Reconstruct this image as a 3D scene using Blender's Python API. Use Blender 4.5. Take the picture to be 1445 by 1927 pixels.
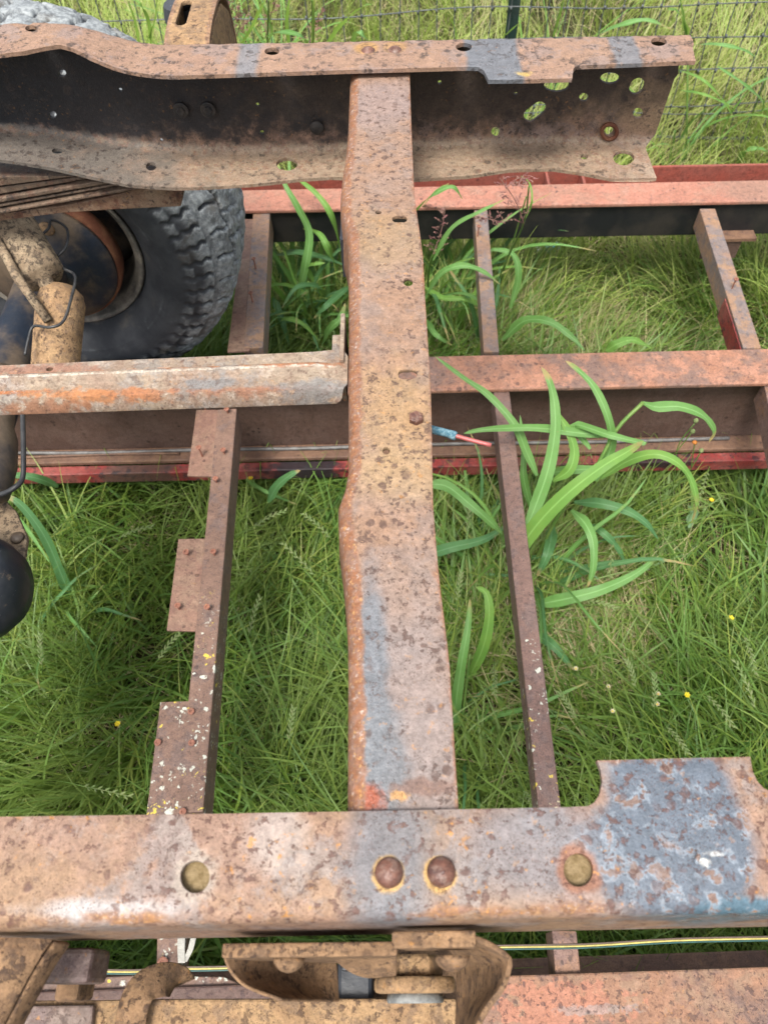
import bpy, bmesh, math, random
import numpy as np
from mathutils import Vector, Matrix
from mathutils.geometry import delaunay_2d_cdt

for o in list(bpy.data.objects): bpy.data.objects.remove(o)
S = bpy.context.scene
COL = S.collection
random.seed(7)
RNG = np.random.default_rng(11)

# ------------------------------------------------------------------ camera
F = 1390.0                                   # focal length in photo pixels (1445 x 1927)
PITCH = math.radians(57)
CX, CY, CH = 722.5, 963.5, 1.9
_X = np.array([1, .020, -.015]); _X /= np.linalg.norm(_X)
_Z = np.array([0, math.cos(PITCH), -math.sin(PITCH)]); _Z -= _X*(_X@_Z); _Z /= np.linalg.norm(_Z)
_Y = np.cross(_Z, _X)
if _Y[2] < 0: _Y = -_Y
MW = np.array([_X, _Y, _Z])
CAM = np.array([0, 0, CH])
cam = bpy.data.cameras.new('camera'); co = bpy.data.objects.new('camera', cam); COL.objects.link(co)
cam.sensor_fit = 'VERTICAL'; cam.sensor_height = 36; cam.sensor_width = 27; cam.lens = F/1927*36
cam.clip_start = .02; cam.clip_end = 400
R3 = np.stack([MW[:, 0], MW[:, 1], -MW[:, 2]], 1)
mw = Matrix.Identity(4)
for i in range(3):
    for j in range(3): mw[i][j] = R3[i, j]
    mw[i][3] = CAM[i]
co.matrix_world = mw
cam.dof.use_dof = True; cam.dof.focus_distance = .95; cam.dof.aperture_fstop = 9.0
S.camera = co

# ------------------------------------------------------------------ light
SUN_EL, SUN_AZ = math.radians(66), math.radians(205)
w = bpy.data.worlds.new('World'); S.world = w; w.use_nodes = True
nt = w.node_tree; nt.nodes.clear()
sky = nt.nodes.new('ShaderNodeTexSky'); sky.sky_type = 'NISHITA'; sky.sun_disc = False
sky.sun_elevation = SUN_EL; sky.sun_rotation = SUN_AZ; sky.dust_density = 4; sky.air_density = 1.0; sky.ozone_density = 1.0
hs = nt.nodes.new('ShaderNodeHueSaturation'); hs.inputs['Saturation'].default_value = .35
bg = nt.nodes.new('ShaderNodeBackground'); bg.inputs['Strength'].default_value = .09
wo = nt.nodes.new('ShaderNodeOutputWorld')
nt.links.new(sky.outputs[0], hs.inputs['Color']); nt.links.new(hs.outputs[0], bg.inputs[0]); nt.links.new(bg.outputs[0], wo.inputs[0])
sl = bpy.data.lights.new('sun', 'SUN'); sl.energy = 1.5; sl.angle = math.radians(20); sl.color = (1, .95, .87)
so = bpy.data.objects.new('sun', sl); COL.objects.link(so)
sd = Vector((math.sin(SUN_AZ)*math.cos(SUN_EL), math.cos(SUN_AZ)*math.cos(SUN_EL), math.sin(SUN_EL)))
so.rotation_euler = sd.to_track_quat('Z', 'Y').to_euler(); so.location = (1, 2, 6)
S.view_settings.view_transform = 'Standard'; S.view_settings.look = 'None'
S.view_settings.exposure = 1.78; S.view_settings.gamma = 1.0; S.view_settings.use_curve_mapping = False

# ------------------------------------------------------------------ survey helper: where a sight line meets a real plane
def ray(u, v): return MW @ np.array([u-CX, CY-v, F])
def P(u, v, z=None, y=None, x=None):
    d = ray(u, v)
    if z is not None: t = (z-CH)/d[2]
    elif y is not None: t = y/d[1]
    else: t = x/d[0]
    return CAM+t*d

# ------------------------------------------------------------------ materials
class MT:
    def __init__(s, name):
        s.m = bpy.data.materials.new(name); s.m.use_nodes = True
        s.t = s.m.node_tree; s.t.nodes.clear()
        s.out = s.t.nodes.new('ShaderNodeOutputMaterial')
    def set(s, sock, v):
        if isinstance(v, bpy.types.NodeSocket): s.t.links.new(v, sock)
        elif v is not None:
            if isinstance(v, (tuple, list, np.ndarray)):
                v = tuple(float(q) for q in v)
                if sock.type == 'RGBA' and len(v) == 3: v = v+(1,)
            sock.default_value = v
    def pos(s):
        if not hasattr(s, '_p'): s._p = s.t.nodes.new('ShaderNodeNewGeometry').outputs['Position']
        return s._p
    def attr(s, n, out='Fac'):
        a = s.t.nodes.new('ShaderNodeAttribute'); a.attribute_name = n; return a.outputs[out]
    def math(s, op, a, b=None, c=None, clamp=False):
        n = s.t.nodes.new('ShaderNodeMath'); n.operation = op; n.use_clamp = clamp
        s.set(n.inputs[0], a); s.set(n.inputs[1], b); s.set(n.inputs[2], c); return n.outputs[0]
    def vm(s, op, a, b=None, out=0):
        n = s.t.nodes.new('ShaderNodeVectorMath'); n.operation = op
        s.set(n.inputs[0], a); s.set(n.inputs[1], b)
        return n.outputs['Value'] if op in ('LENGTH', 'DISTANCE', 'DOT_PRODUCT') else n.outputs[0]
    def noise(s, scale, detail=3, rough=.55, vec=None, dist=0, col=False):
        n = s.t.nodes.new('ShaderNodeTexNoise'); s.set(n.inputs['Vector'], vec if vec is not None else s.pos())
        n.inputs['Scale'].default_value = scale; n.inputs['Detail'].default_value = detail
        n.inputs['Roughness'].default_value = rough; n.inputs['Distortion'].default_value = dist
        return n.outputs['Color' if col else 0]
    def vor(s, scale, vec=None, rnd=1):
        n = s.t.nodes.new('ShaderNodeTexVoronoi'); s.set(n.inputs['Vector'], vec if vec is not None else s.pos())
        n.inputs['Scale'].default_value = scale; n.inputs['Randomness'].default_value = rnd
        return n.outputs['Distance'], n.outputs['Color']
    def ss(s, x, lo, hi, a=0, b=1):
        n = s.t.nodes.new('ShaderNodeMapRange'); n.interpolation_type = 'SMOOTHSTEP'
        s.set(n.inputs[0], x); s.set(n.inputs[1], lo); s.set(n.inputs[2], hi); s.set(n.inputs[3], a); s.set(n.inputs[4], b); return n.outputs[0]
    def lin(s, x, lo, hi, a=0, b=1):
        n = s.t.nodes.new('ShaderNodeMapRange'); s.set(n.inputs[0], x)
        for i, q in enumerate((lo, hi, a, b)): s.set(n.inputs[i+1], q)
        return n.outputs[0]
    def mix(s, f, a, b, mode='MIX'):
        n = s.t.nodes.new('ShaderNodeMix'); n.data_type = 'RGBA'; n.blend_type = mode
        s.set(n.inputs[0], f); s.set(n.inputs[6], a); s.set(n.inputs[7], b); return n.outputs[2]
    def sep(s, v):
        n = s.t.nodes.new('ShaderNodeSeparateXYZ'); s.set(n.inputs[0], v); return n.outputs
    def warp(s, scale, amt, detail=2):
        c = s.noise(scale, detail, col=True)
        d = s.vm('SUBTRACT', c, (.5, .5, .5))
        n = s.t.nodes.new('ShaderNodeVectorMath'); n.operation = 'SCALE'
        s.set(n.inputs[0], d); n.inputs['Scale'].default_value = amt
        return s.vm('ADD', s.pos(), n.outputs[0])
    def blob(s, c, r, soft=.35, warp=.8, nscale=25, detail=4):
        d = s.vm('DIVIDE', s.vm('SUBTRACT', s.pos(), tuple(c)), tuple(r))
        l = s.vm('LENGTH', d)
        n = s.math('MULTIPLY_ADD', s.noise(nscale, detail, .6), warp, -warp/2)
        return s.ss(s.math('ADD', l, n), 1+soft, 1-soft)
    def finish(s, col, rough=.7, spec=.3, bump=None, bstr=.5, bdist=.002, metal=0, trans=None):
        b = s.t.nodes.new('ShaderNodeBsdfPrincipled')
        s.set(b.inputs['Base Color'], col); s.set(b.inputs['Roughness'], rough); s.set(b.inputs['Metallic'], metal)
        s.set(b.inputs['Specular IOR Level'], spec)
        if bump is not None:
            n = s.t.nodes.new('ShaderNodeBump'); n.inputs['Strength'].default_value = bstr; n.inputs['Distance'].default_value = bdist
            s.set(n.inputs['Height'], bump); s.t.links.new(n.outputs[0], b.inputs['Normal'])
        sh = b.outputs[0]
        if trans:
            tr = s.t.nodes.new('ShaderNodeBsdfTranslucent'); s.set(tr.inputs[0], trans[1])
            mx = s.t.nodes.new('ShaderNodeMixShader'); mx.inputs[0].default_value = trans[0]
            s.t.links.new(sh, mx.inputs[1]); s.t.links.new(tr.outputs[0], mx.inputs[2]); sh = mx.outputs[0]
        s.t.links.new(sh, s.out.inputs[0]); return s.m

def rust(name, a, b, c, spot=(.075, .045, .04), spots=.5, sscale=60, orange=.5, oscale=150, regions=(), edge=None,
         rough=.58, bump=.8, fine=(.72, 1.18), pale=0, pattr=None, lf=7, cf=.5, spec=.3):
    """weathered steel: three base tones, dark rust spots, orange specks, local stains, rusted bends"""
    m = MT(name)
    wp = m.warp(45, .012)
    col = m.mix(m.ss(m.noise(lf, 7, .68), .42, .58), a, b)
    col = m.mix(m.math('MULTIPLY', m.ss(m.noise(lf*2.3+3, 8, .72), .5, .58), cf), col, c)
    if pale:
        col = m.mix(m.math('MULTIPLY', m.ss(m.noise(38, 6, .7), .52, .66), pale), col, (.5, .43, .37))
    paint = None
    for g in regions:
        k = m.math('MULTIPLY', m.blob(g['c'], g['r'], g.get('soft', .25), g.get('warp', .7), g.get('n', 25)), g.get('f', 1))
        if g.get('at'): k = m.math('MULTIPLY', k, m.attr(g['at']))
        if g.get('pit'):                                   # paint chipped back to rust, white oxide round the chips
            n = m.noise(g.get('ps', 66), 5, .62, vec=wp)
            halo = m.ss(n, g['pit']-.075, g['pit']-.02); chip = m.ss(n, g['pit'], g['pit']+.03)
            pc = m.mix(m.math('MULTIPLY', halo, .5), g['col'], (.36, .42, .48))
            pc = m.mix(chip, pc, (.25, .17, .14))
        else: pc = g['col']
        col = m.mix(k, col, pc)
        if g.get('gloss'):
            q = m.math('MULTIPLY', k, g['gloss']); paint = q if paint is None else m.math('MAXIMUM', paint, q)
    # dark pits and spots, clustered
    d, cc = m.vor(sscale, wp); r = m.sep(cc)[0]
    rad = m.lin(r, 1-spots*.6, 1, 0, .46)
    sm = m.math('MULTIPLY', m.ss(d, m.math('ADD', rad, .04), m.math('SUBTRACT', rad, .12)), m.ss(m.noise(14, 3), .36, .56))
    d2, c2 = m.vor(sscale*2.7, wp); r2 = m.sep(c2)[1]
    rad2 = m.lin(r2, 1-spots*.55, 1, 0, .42)
    sm2 = m.math('MULTIPLY', m.ss(d2, m.math('ADD', rad2, .06), m.math('SUBTRACT', rad2, .1)), m.ss(m.noise(20, 3), .4, .6))
    sm = m.math('MAXIMUM', m.math('MULTIPLY', sm, .85), m.math('MULTIPLY', sm2, .8))
    bl = m.math('MULTIPLY', m.ss(m.noise(sscale*1.35, 5, .66, vec=wp), .56, .60), m.ss(m.noise(10, 5, .7), .34, .5))
    sm = m.math('MAXIMUM', sm, m.math('MULTIPLY', bl, min(1, spots*1.5)*.85))
    d3 = m.vor(sscale*6.5)[0]; pits = m.math('MULTIPLY', m.ss(d3, .30, .16), m.ss(m.noise(22, 4, .7), .42, .6))
    sm = m.math('MULTIPLY', sm, m.ss(m.noise(260, 2), .25, .6, .45, 1))
    sm = m.math('MAXIMUM', sm, m.math('MULTIPLY', pits, .8))
    col = m.mix(sm, col, spot)
    if edge is not None:                                   # rust along the bends and cut edges
        e = m.attr('edge')
        en = m.math('ADD', e, m.math('MULTIPLY_ADD', m.noise(60, 5, .7), .9, -.45))
        ek = m.math('MULTIPLY', m.ss(en, .42, .68), edge[1] if len(edge) > 1 else 1)
        ec = m.mix(m.ss(m.noise(120, 4, .7), .42, .6), edge[0], (.30, .17, .12))
        ec = m.mix(m.ss(m.noise(300, 3, .7), .58, .66), ec, (.52, .30, .13))
        ec = m.mix(m.math('MULTIPLY', m.ss(m.noise(190, 3, .7), .57, .66), .7), ec, (.52, .42, .36))
        col = m.mix(ek, col, ec)
    if pattr:
        pk = m.math('MULTIPLY', m.ss(m.math('ADD', m.attr('pale'), m.math('MULTIPLY_ADD', m.noise(75, 6, .75), 1.0, -.5)), .45, .6), m.ss(m.noise(280, 3, .7), .35, .55, .3, 1))
        col = m.mix(pk, col, pattr)
    ok = m.math('MULTIPLY', m.ss(m.noise(oscale, 3, .6), .62, .69), m.ss(m.noise(16, 4, .6), .42, .62))
    col = m.mix(m.math('MULTIPLY', ok, orange), col, (.58, .27, .07))
    f = m.math('MULTIPLY', m.lin(m.noise(340, 5, .8), .25, .75, fine[0]*.655, fine[1]*.655), m.lin(m.noise(85, 6, .75), .3, .7, .76, 1.22))
    fc = m.t.nodes.new('ShaderNodeCombineColor')
    for i in range(3): m.set(fc.inputs[i], f)
    col = m.mix(1, col, fc.outputs[0], 'MULTIPLY')
    rg = m.lin(m.noise(30, 4), .3, .7, rough-.1, rough+.1)
    if paint is not None: rg = m.math('SUBTRACT', rg, m.math('MULTIPLY', paint, .3))
    h = m.math('ADD', m.math('MULTIPLY', m.noise(330, 4, .7), .5), m.math('MULTIPLY', m.noise(70, 4, .6), .5))
    h = m.math('ADD', h, m.math('MULTIPLY', sm, .35))
    return m.finish(col, rg, spec, h, bump, .0018)

def simple(name, a, b, scale=20, rough=.6, bump=.3, spec=.4, fs=300, metal=0):
    m = MT(name)
    col = m.mix(m.ss(m.noise(scale, 5, .65), .38, .62), a, b)
    f = m.lin(m.noise(fs, 3, .7), .3, .7, .8*.68, 1.15*.68)
    fc = m.t.nodes.new('ShaderNodeCombineColor')
    for i in range(3): m.set(fc.inputs[i], f)
    return m.finish(m.mix(1, col, fc.outputs[0], 'MULTIPLY'), rough, spec, m.noise(fs, 4, .7), bump, .0015, metal)

# ------------------------------------------------------------------ objects
def link(o, parent=None):
    COL.objects.link(o)
    if parent is not None:
        o.parent = parent
        if parent.type == 'EMPTY': o.location = -parent.location
    return o
def mesh(name, vs, fs, mat, parent=None, smooth=False, attrs=None):
    me = bpy.data.meshes.new(name)
    me.from_pydata([tuple(map(float, v)) for v in vs], [], fs); me.materials.append(mat)
    for k, vals in (attrs or {}).items():
        a = me.attributes.new(k, 'FLOAT', 'POINT'); a.data.foreach_set('value', np.asarray(vals, np.float32))
    if smooth: me.polygons.foreach_set('use_smooth', [True]*len(me.polygons))
    me.update()
    return link(bpy.data.objects.new(name, me), parent)
def thing(name, label, cat, loc, group=None):
    o = bpy.data.objects.new(name, None); COL.objects.link(o); o.location = Vector([float(q) for q in loc]); o.empty_display_size = .05
    return tag(o, label, cat, group)
def tag(o, label=None, cat=None, group=None, kind=None):
    for k, v in (('label', label), ('category', cat), ('group', group), ('kind', kind)):
        if v: o[k] = v
    return o
def mods(o, solid=None, bevel=None, off=-1, seg=2):
    if solid:
        s = o.modifiers.new('thickness', 'SOLIDIFY'); s.thickness = solid; s.offset = off; s.use_even_offset = False
    if bevel:
        b = o.modifiers.new('edges', 'BEVEL'); b.width = bevel; b.segments = seg; b.limit_method = 'ANGLE'; b.angle_limit = math.radians(50)
    return o
def catmull(pts, n):
    p = np.asarray(pts, float)
    if len(p) == 2: return np.array([p[0]+(p[1]-p[0])*t for t in np.linspace(0, 1, n)])
    q = np.vstack([2*p[0]-p[1], p, 2*p[-1]-p[-2]]); out = []
    for t in np.linspace(0, len(p)-1-1e-9, n):
        i = int(t); f = t-i; a, b, c, d = q[i:i+4]
        out.append(.5*(2*b+(c-a)*f+(2*a-5*b+4*c-d)*f*f+(3*b-a-3*c+d)*f**3))
    return np.array(out)
def tube_geo(pts, rad, k=6, cap=True):
    pts = np.asarray(pts, float); n = len(pts); vs = []; fs = []
    rad = np.full(n, rad) if np.isscalar(rad) else np.asarray(rad)
    T = np.gradient(pts, axis=0); T /= np.linalg.norm(T, axis=1)[:, None]+1e-12
    ref = np.array([0, 0, 1.]) if abs(T[0][2]) < .9 else np.array([1., 0, 0])
    u = np.cross(T[0], ref); u /= np.linalg.norm(u)
    for i in range(n):
        u = u-T[i]*(u@T[i]); u /= np.linalg.norm(u)+1e-12; v = np.cross(T[i], u)
        for j in range(k):
            a = 2*math.pi*j/k; vs.append(pts[i]+rad[i]*(u*math.cos(a)+v*math.sin(a)))
    for i in range(n-1):
        for j in range(k): fs.append((i*k+j, i*k+(j+1) % k, (i+1)*k+(j+1) % k, (i+1)*k+j))
    if cap: fs.append(tuple(range(k))[::-1]); fs.append(tuple((n-1)*k+j for j in range(k)))
    return vs, fs
def tube(name, pts, rad, mat, parent=None, k=8, n=None):
    if n: pts = catmull(pts, n)
    vs, fs = tube_geo(pts, rad, k); return mesh(name, vs, fs, mat, parent, True)
def join(*geos):
    V = []; Fc = []
    for vs, fs in geos:
        o = len(V); V += list(vs); Fc += [tuple(i+o for i in f) for f in fs]
    return V, Fc
def prism(poly, axis, a, b):
    """closed polygon (two coords) extruded along an axis between a and b; a, b may be per-vertex offset functions"""
    n = len(poly); vs = []
    for t in (a, b):
        for p in poly:
            vs.append((t, p[0], p[1]) if axis == 'x' else (p[0], t, p[1]) if axis == 'y' else (p[0], p[1], t))
    fs = [tuple(range(n))[::-1], tuple(range(n, 2*n))]+[(i, (i+1) % n, n+(i+1) % n, n+i) for i in range(n)]
    return vs, fs
def box_geo(x0, x1, y0, y1, z0, z1): return prism([(y0, z0), (y1, z0), (y1, z1), (y0, z1)], 'x', x0, x1)
def slab(top, h):
    """polygon of 3d points (counter-clockwise from above) given depth h downwards"""
    n = len(top); vs = [tuple(p) for p in top]+[(p[0], p[1], p[2]-h) for p in top]
    return vs, [tuple(range(n)), tuple(range(n, 2*n))[::-1]]+[(i, n+i, n+(i+1) % n, (i+1) % n) for i in range(n)]
def lathe_geo(prof, n, o, axis, up=None):
    """profile (distance along axis, radius) turned about axis through o"""
    o = np.asarray(o, float); ax = np.asarray(axis, float); ax /= np.linalg.norm(ax)
    r = np.array([0, 0, 1.]) if abs(ax[2]) < .9 else np.array([1., 0, 0])
    u = np.cross(ax, r); u /= np.linalg.norm(u); v = np.cross(ax, u); vs = []; fs = []
    for d, rr in prof:
        for j in range(n):
            a = 2*math.pi*j/n; vs.append(o+ax*d+rr*(u*math.cos(a)+v*math.sin(a)))
    m = len(prof)
    for i in range(m-1):
        for j in range(n): fs.append((i*n+j, i*n+(j+1) % n, (i+1)*n+(j+1) % n, (i+1)*n+j))
    fs.append(tuple(range(n))[::-1]); fs.append(tuple((m-1)*n+j for j in range(n)))
    return vs, fs
def fixn(o):
    bm = bmesh.new(); bm.from_mesh(o.data); bmesh.ops.recalc_face_normals(bm, faces=bm.faces); bm.to_mesh(o.data); bm.free(); return o
def inside(p, poly):
    x, y = p; c = False; n = len(poly); j = n-1
    for i in range(n):
        xi, yi = poly[i]; xj, yj = poly[j]
        if (yi > y) != (yj > y) and x < (xj-xi)*(y-yi)/(yj-yi)+xi: c = not c
        j = i
    return c
def dens(poly, step):
    out = []; n = len(poly)
    for i in range(n):
        a = np.array(poly[i], float); b = np.array(poly[(i+1) % n], float); k = max(1, int(np.ceil(np.linalg.norm(b-a)/step)))
        out += [tuple(a+(b-a)*t/k) for t in range(k)]
    return out
def sheet(name, outline, holes, ts, ss_, fmap, mat, parent, thick, edgef=None, attrs=None, bevel=None, flip=False, step=.02):
    """flat pattern cut from plate (with holes), then folded by fmap(t, s) into shape"""
    ol = dens(outline, step); loops = [ol]+list(holes)
    vs = []; es = []
    for lp in loops:
        o = len(vs); vs += [Vector((float(p[0]), float(p[1]))) for p in lp]; es += [(o+i, o+(i+1) % len(lp)) for i in range(len(lp))]
    B = np.array([(v.x, v.y) for v in vs])
    for t in ts:
        for s in ss_:
            p = (t+random.uniform(-.2, .2)*(ts[1]-ts[0]), s)
            if not inside(p, ol) or any(inside(p, h) for h in holes): continue
            if np.min(np.hypot(B[:, 0]-p[0], B[:, 1]-p[1])) < .0035: continue
            vs.append(Vector((float(p[0]), float(p[1]))))
    r = delaunay_2d_cdt(vs, es, [], 0, 1e-6)
    V2 = [(v.x, v.y) for v in r[0]]; fs = []
    for f in r[2]:
        c = (sum(V2[i][0] for i in f)/3, sum(V2[i][1] for i in f)/3)
        if inside(c, ol) and not any(inside(c, h) for h in holes): fs.append(tuple(f)[::-1] if flip else tuple(f))
    V = [fmap(*p) for p in V2]
    at = {'edge': [edgef(*p) for p in V2]} if edgef else {}
    for k, fn in (attrs or {}).items(): at[k] = [fn(*p) for p in V2]
    o = mesh(name, V, fs, mat, parent, False, at)
    mods(o, thick, bevel, seg=2)
    for p in o.data.polygons: p.use_smooth = True
    e = o.modifiers.new('split', 'EDGE_SPLIT'); e.split_angle = math.radians(40); e.use_edge_sharp = False
    return o
def folded(path, L, rad):
    """map flat (t, s) on a channel profile path(t) -> corner points, segment nominal lengths L, with rounded folds"""
    cum = np.concatenate([[0], np.cumsum(L)])
    def pt(t, s):
        c = [np.array(q, float) for q in path(t)]
        k = int(np.clip(np.searchsorted(cum, s)-1, 0, len(L)-1))
        for j in range(1, len(c)-1):
            r = rad[j-1]
            if abs(s-cum[j]) < r:
                d0 = (c[j-1]-c[j])/np.linalg.norm(c[j-1]-c[j]); d1 = (c[j+1]-c[j])/np.linalg.norm(c[j+1]-c[j])
                f = (s-cum[j]+r)/(2*r); A = c[j]+d0*r; B = c[j]+d1*r
                return (1-f)**2*A+2*f*(1-f)*c[j]+f*f*B
        f = (s-cum[k])/L[k]
        return c[k]+(c[k+1]-c[k])*f
    return pt
def oval(cx, cy, rx, ry, rot=0, n=16):
    a = math.radians(rot)
    return [(cx+rx*math.cos(q)*math.cos(a)-ry*math.sin(q)*math.sin(a), cy+rx*math.cos(q)*math.sin(a)+ry*math.sin(q)*math.cos(a)) for q in np.linspace(0, 2*math.pi, n, endpoint=False)]
def slot(cx, cy, hl, r, rot=0, n=7):
    a = math.radians(rot); pts = []
    for sg, a0 in ((1, -90), (-1, 90)):
        for q in np.linspace(a0, a0+180, n):
            x = sg*(hl-r)+r*math.cos(math.radians(q)); y = r*math.sin(math.radians(q)); pts.append((cx+x*math.cos(a)-y*math.sin(a), cy+x*math.sin(a)+y*math.cos(a)))
    return pts
# ------------------------------------------------------------------ truck chassis
BASE = (-.77, 1.53, .4)
truck = thing('truck_chassis', 'rusty bare pickup truck chassis with channel rails and axle, sitting above the red trailer', 'truck frame', BASE)
ZT = 1.35
PINK = (.355, .222, .160); TAN = (.42, .27, .17); GREY = (.27, .235, .235); SLATE = (.145, .172, .21)
def at(u, v, z=ZT): return P(u, v, z=z)
M_near = rust('rust_near_rail', PINK, (.375, .235, .145), (.285, .24, .225), spot=(.135, .065, .05), spots=.8, sscale=95, orange=.8, pale=.3, cf=.7,
    edge=((.40, .20, .085), .95), regions=(
    dict(c=at(735, 1630), r=(.03, .06, .1), col=(.19, .20, .22), f=.85, soft=.5),
    dict(c=at(1010, 1600), r=(.06, .03, .1), col=(.24, .235, .25), f=.8, soft=.5),
    dict(c=at(1265, 1510), r=(.046, .062, .1), col=SLATE, pit=.605, soft=.16, warp=.45, gloss=1),
    dict(c=at(1275, 1600), r=(.052, .048, .1), col=SLATE, pit=.605, soft=.16, warp=.6, gloss=1),
    dict(c=at(1180, 1600), r=(.035, .025, .1), col=SLATE, pit=.56, soft=.3, warp=.9, gloss=1, f=.85),
    dict(c=at(1400, 1715, 1.345), r=(.035, .009, .1), col=(.10, .17, .22), pit=.6, soft=.3, warp=.8, gloss=1),
    dict(c=at(1325, 1622), r=(.0030, .0026, .1), col=(.66, .66, .63), soft=.5, warp=2.6, n=300),
    dict(c=at(1343, 1607), r=(.0050, .0015, .1), col=(.6, .61, .6), soft=.5, warp=3.0, n=330),
    dict(c=at(200, 1712), r=(.05, .007, .1), col=(.5, .47, .46), soft=.5, warp=1.6, f=.8),
    dict(c=at(520, 1575), r=(.02, .02, .1), col=(.5, .46, .43), soft=.5, warp=1.5, f=.5),
    dict(c=at(730, 1645), r=(.0112, .0115, .1), col=(.66, .40, .12), soft=.14, warp=.5, n=110, f=.8),
    dict(c=at(827, 1645), r=(.0112, .0115, .1), col=(.66, .40, .12), soft=.14, warp=.5, n=110, f=.8),
    dict(c=at(1088, 1637), r=(.0142, .0152, .1), col=(.33, .15, .09), soft=.2, warp=.9, n=70, f=.9),
    dict(c=at(367, 1650), r=(.0145, .0155, .1), col=(.50, .42, .34), soft=.25, warp=1.2, n=90, f=.6)))
M_cross = rust('rust_crossmember', (.36, .22, .145), (.35, .235, .175), (.27, .20, .17), spot=(.12, .07, .055), spots=.72, sscale=88, orange=.45, pale=.12, cf=.6, lf=9,
    edge=((.32, .14, .07), 1), regions=(
    dict(c=at(745, 770), r=(.04, .06, .1), col=(.47, .30, .13), soft=.6, warp=1.8, f=.5, n=45),
    dict(c=at(720, 440), r=(.05, .05, .1), col=(.40, .27, .13), soft=.6, warp=1.6, f=.45),
    dict(c=at(770, 880), r=(.05, .03, .1), col=(.44, .30, .16), soft=.6, warp=1.4, f=.6),
    dict(c=at(715, 180), r=(.06, .06, .1), col=(.33, .25, .23), soft=.5, warp=1.2, f=.7),
    dict(c=at(745, 1330), r=(.06, .1, .1), col=(.30, .25, .235), soft=.5, warp=1.2, f=.8),
    dict(c=at(697, 1290), r=(.0125, .105, .1), col=(.20, .215, .235), soft=.4, warp=1.1, f=.92, gloss=1, n=40),
    dict(c=at(716, 1430), r=(.020, .045, .1), col=(.20, .21, .225), soft=.4, warp=1.1, f=.9, gloss=1, n=40),
    dict(c=at(682, 1502), r=(.014, .012, .1), col=(.38, .11, .06), soft=.3, warp=1.8, n=80),
    dict(c=at(795, 1478), r=(.022, .006, .1), col=(.22, .13, .10), soft=.35, warp=2.4, n=90, f=.8),
    dict(c=at(752, 1494), r=(.008, .0035, .1), col=(.60, .32, .10), soft=.3, warp=2.6, n=140, f=.8)))
BLK = (.022, .024, .028)
def wz(u, v): return P(u, v, y=1.2)
M_far = rust('rust_far_rail', (.355, .22, .155), (.375, .235, .16), (.30, .24, .225), spot=(.06, .045, .04), spots=.62, sscale=55, orange=.3, lf=8, cf=.5,
    edge=((.43, .33, .22), .8), regions=(
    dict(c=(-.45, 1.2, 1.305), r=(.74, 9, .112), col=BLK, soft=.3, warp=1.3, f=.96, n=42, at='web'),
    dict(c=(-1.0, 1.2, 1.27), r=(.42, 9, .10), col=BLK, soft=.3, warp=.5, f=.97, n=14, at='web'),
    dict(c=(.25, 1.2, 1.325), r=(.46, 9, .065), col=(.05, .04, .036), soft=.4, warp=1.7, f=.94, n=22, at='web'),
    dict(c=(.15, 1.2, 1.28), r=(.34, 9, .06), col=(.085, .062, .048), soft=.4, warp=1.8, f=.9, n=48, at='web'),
    dict(c=(.66, 1.2, 1.32), r=(.22, 9, .05), col=(.13, .075, .05), soft=.5, warp=1.8, f=.9, n=34, at='web'),
    dict(c=(.60, 1.2, 1.24), r=(.22, 9, .045), col=(.40, .27, .165), soft=.5, warp=1.6, f=.85, n=34, at='web'),
    dict(c=(.68, 1.15, 1.194), r=(.21, 9, .05), col=(.66, .61, .53), soft=.4, warp=1.3, f=.95, n=24, at='low'),
    dict(c=(.0, 1.15, 1.19), r=(.42, 9, .05), col=(.40, .30, .21), soft=.5, warp=1.2, f=.9, n=24, at='low'),
    dict(c=(-.8, 1.15, 1.20), r=(.45, 9, .08), col=(.17, .15, .13), soft=.4, warp=1.2, f=.95, n=24, at='low'),
    dict(c=at(925, 110), r=(.040, 9, .02), col=(.16, .18, .205), soft=.10, warp=.3, f=.9, gloss=1, n=40),
    dict(c=at(1172, 98), r=(.020, 9, .02), col=(.19, .205, .225), soft=.2, warp=.4, f=.85, gloss=1, n=40),
    dict(c=at(468, 122), r=(.016, 9, .02), col=(.23, .235, .25), soft=.3, warp=.5, f=.85, n=40),
    dict(c=at(690, 98), r=(.018, .018, .02), col=(.5, .28, .09), soft=.3, warp=.6, f=.8),
    dict(c=at(742, 96), r=(.018, .018, .02), col=(.5, .28, .09), soft=.3, warp=.6, f=.6),
    dict(c=at(985, 147), r=(.014, .007, .02), col=(.60, .42, .12), soft=.4, warp=2.6, f=.8, n=60)))
M_rivet = rust('rust_rivet', (.15, .06, .04), (.20, .085, .055), (.34, .25, .20), spot=(.08, .03, .025), sscale=150, lf=60, cf=.4, orange=.3, rough=.42, spec=.5)
M_dirt = simple('packed_dirt', (.36, .27, .15), (.25, .18, .09), 120, .95, .9, .1, 500)
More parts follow.
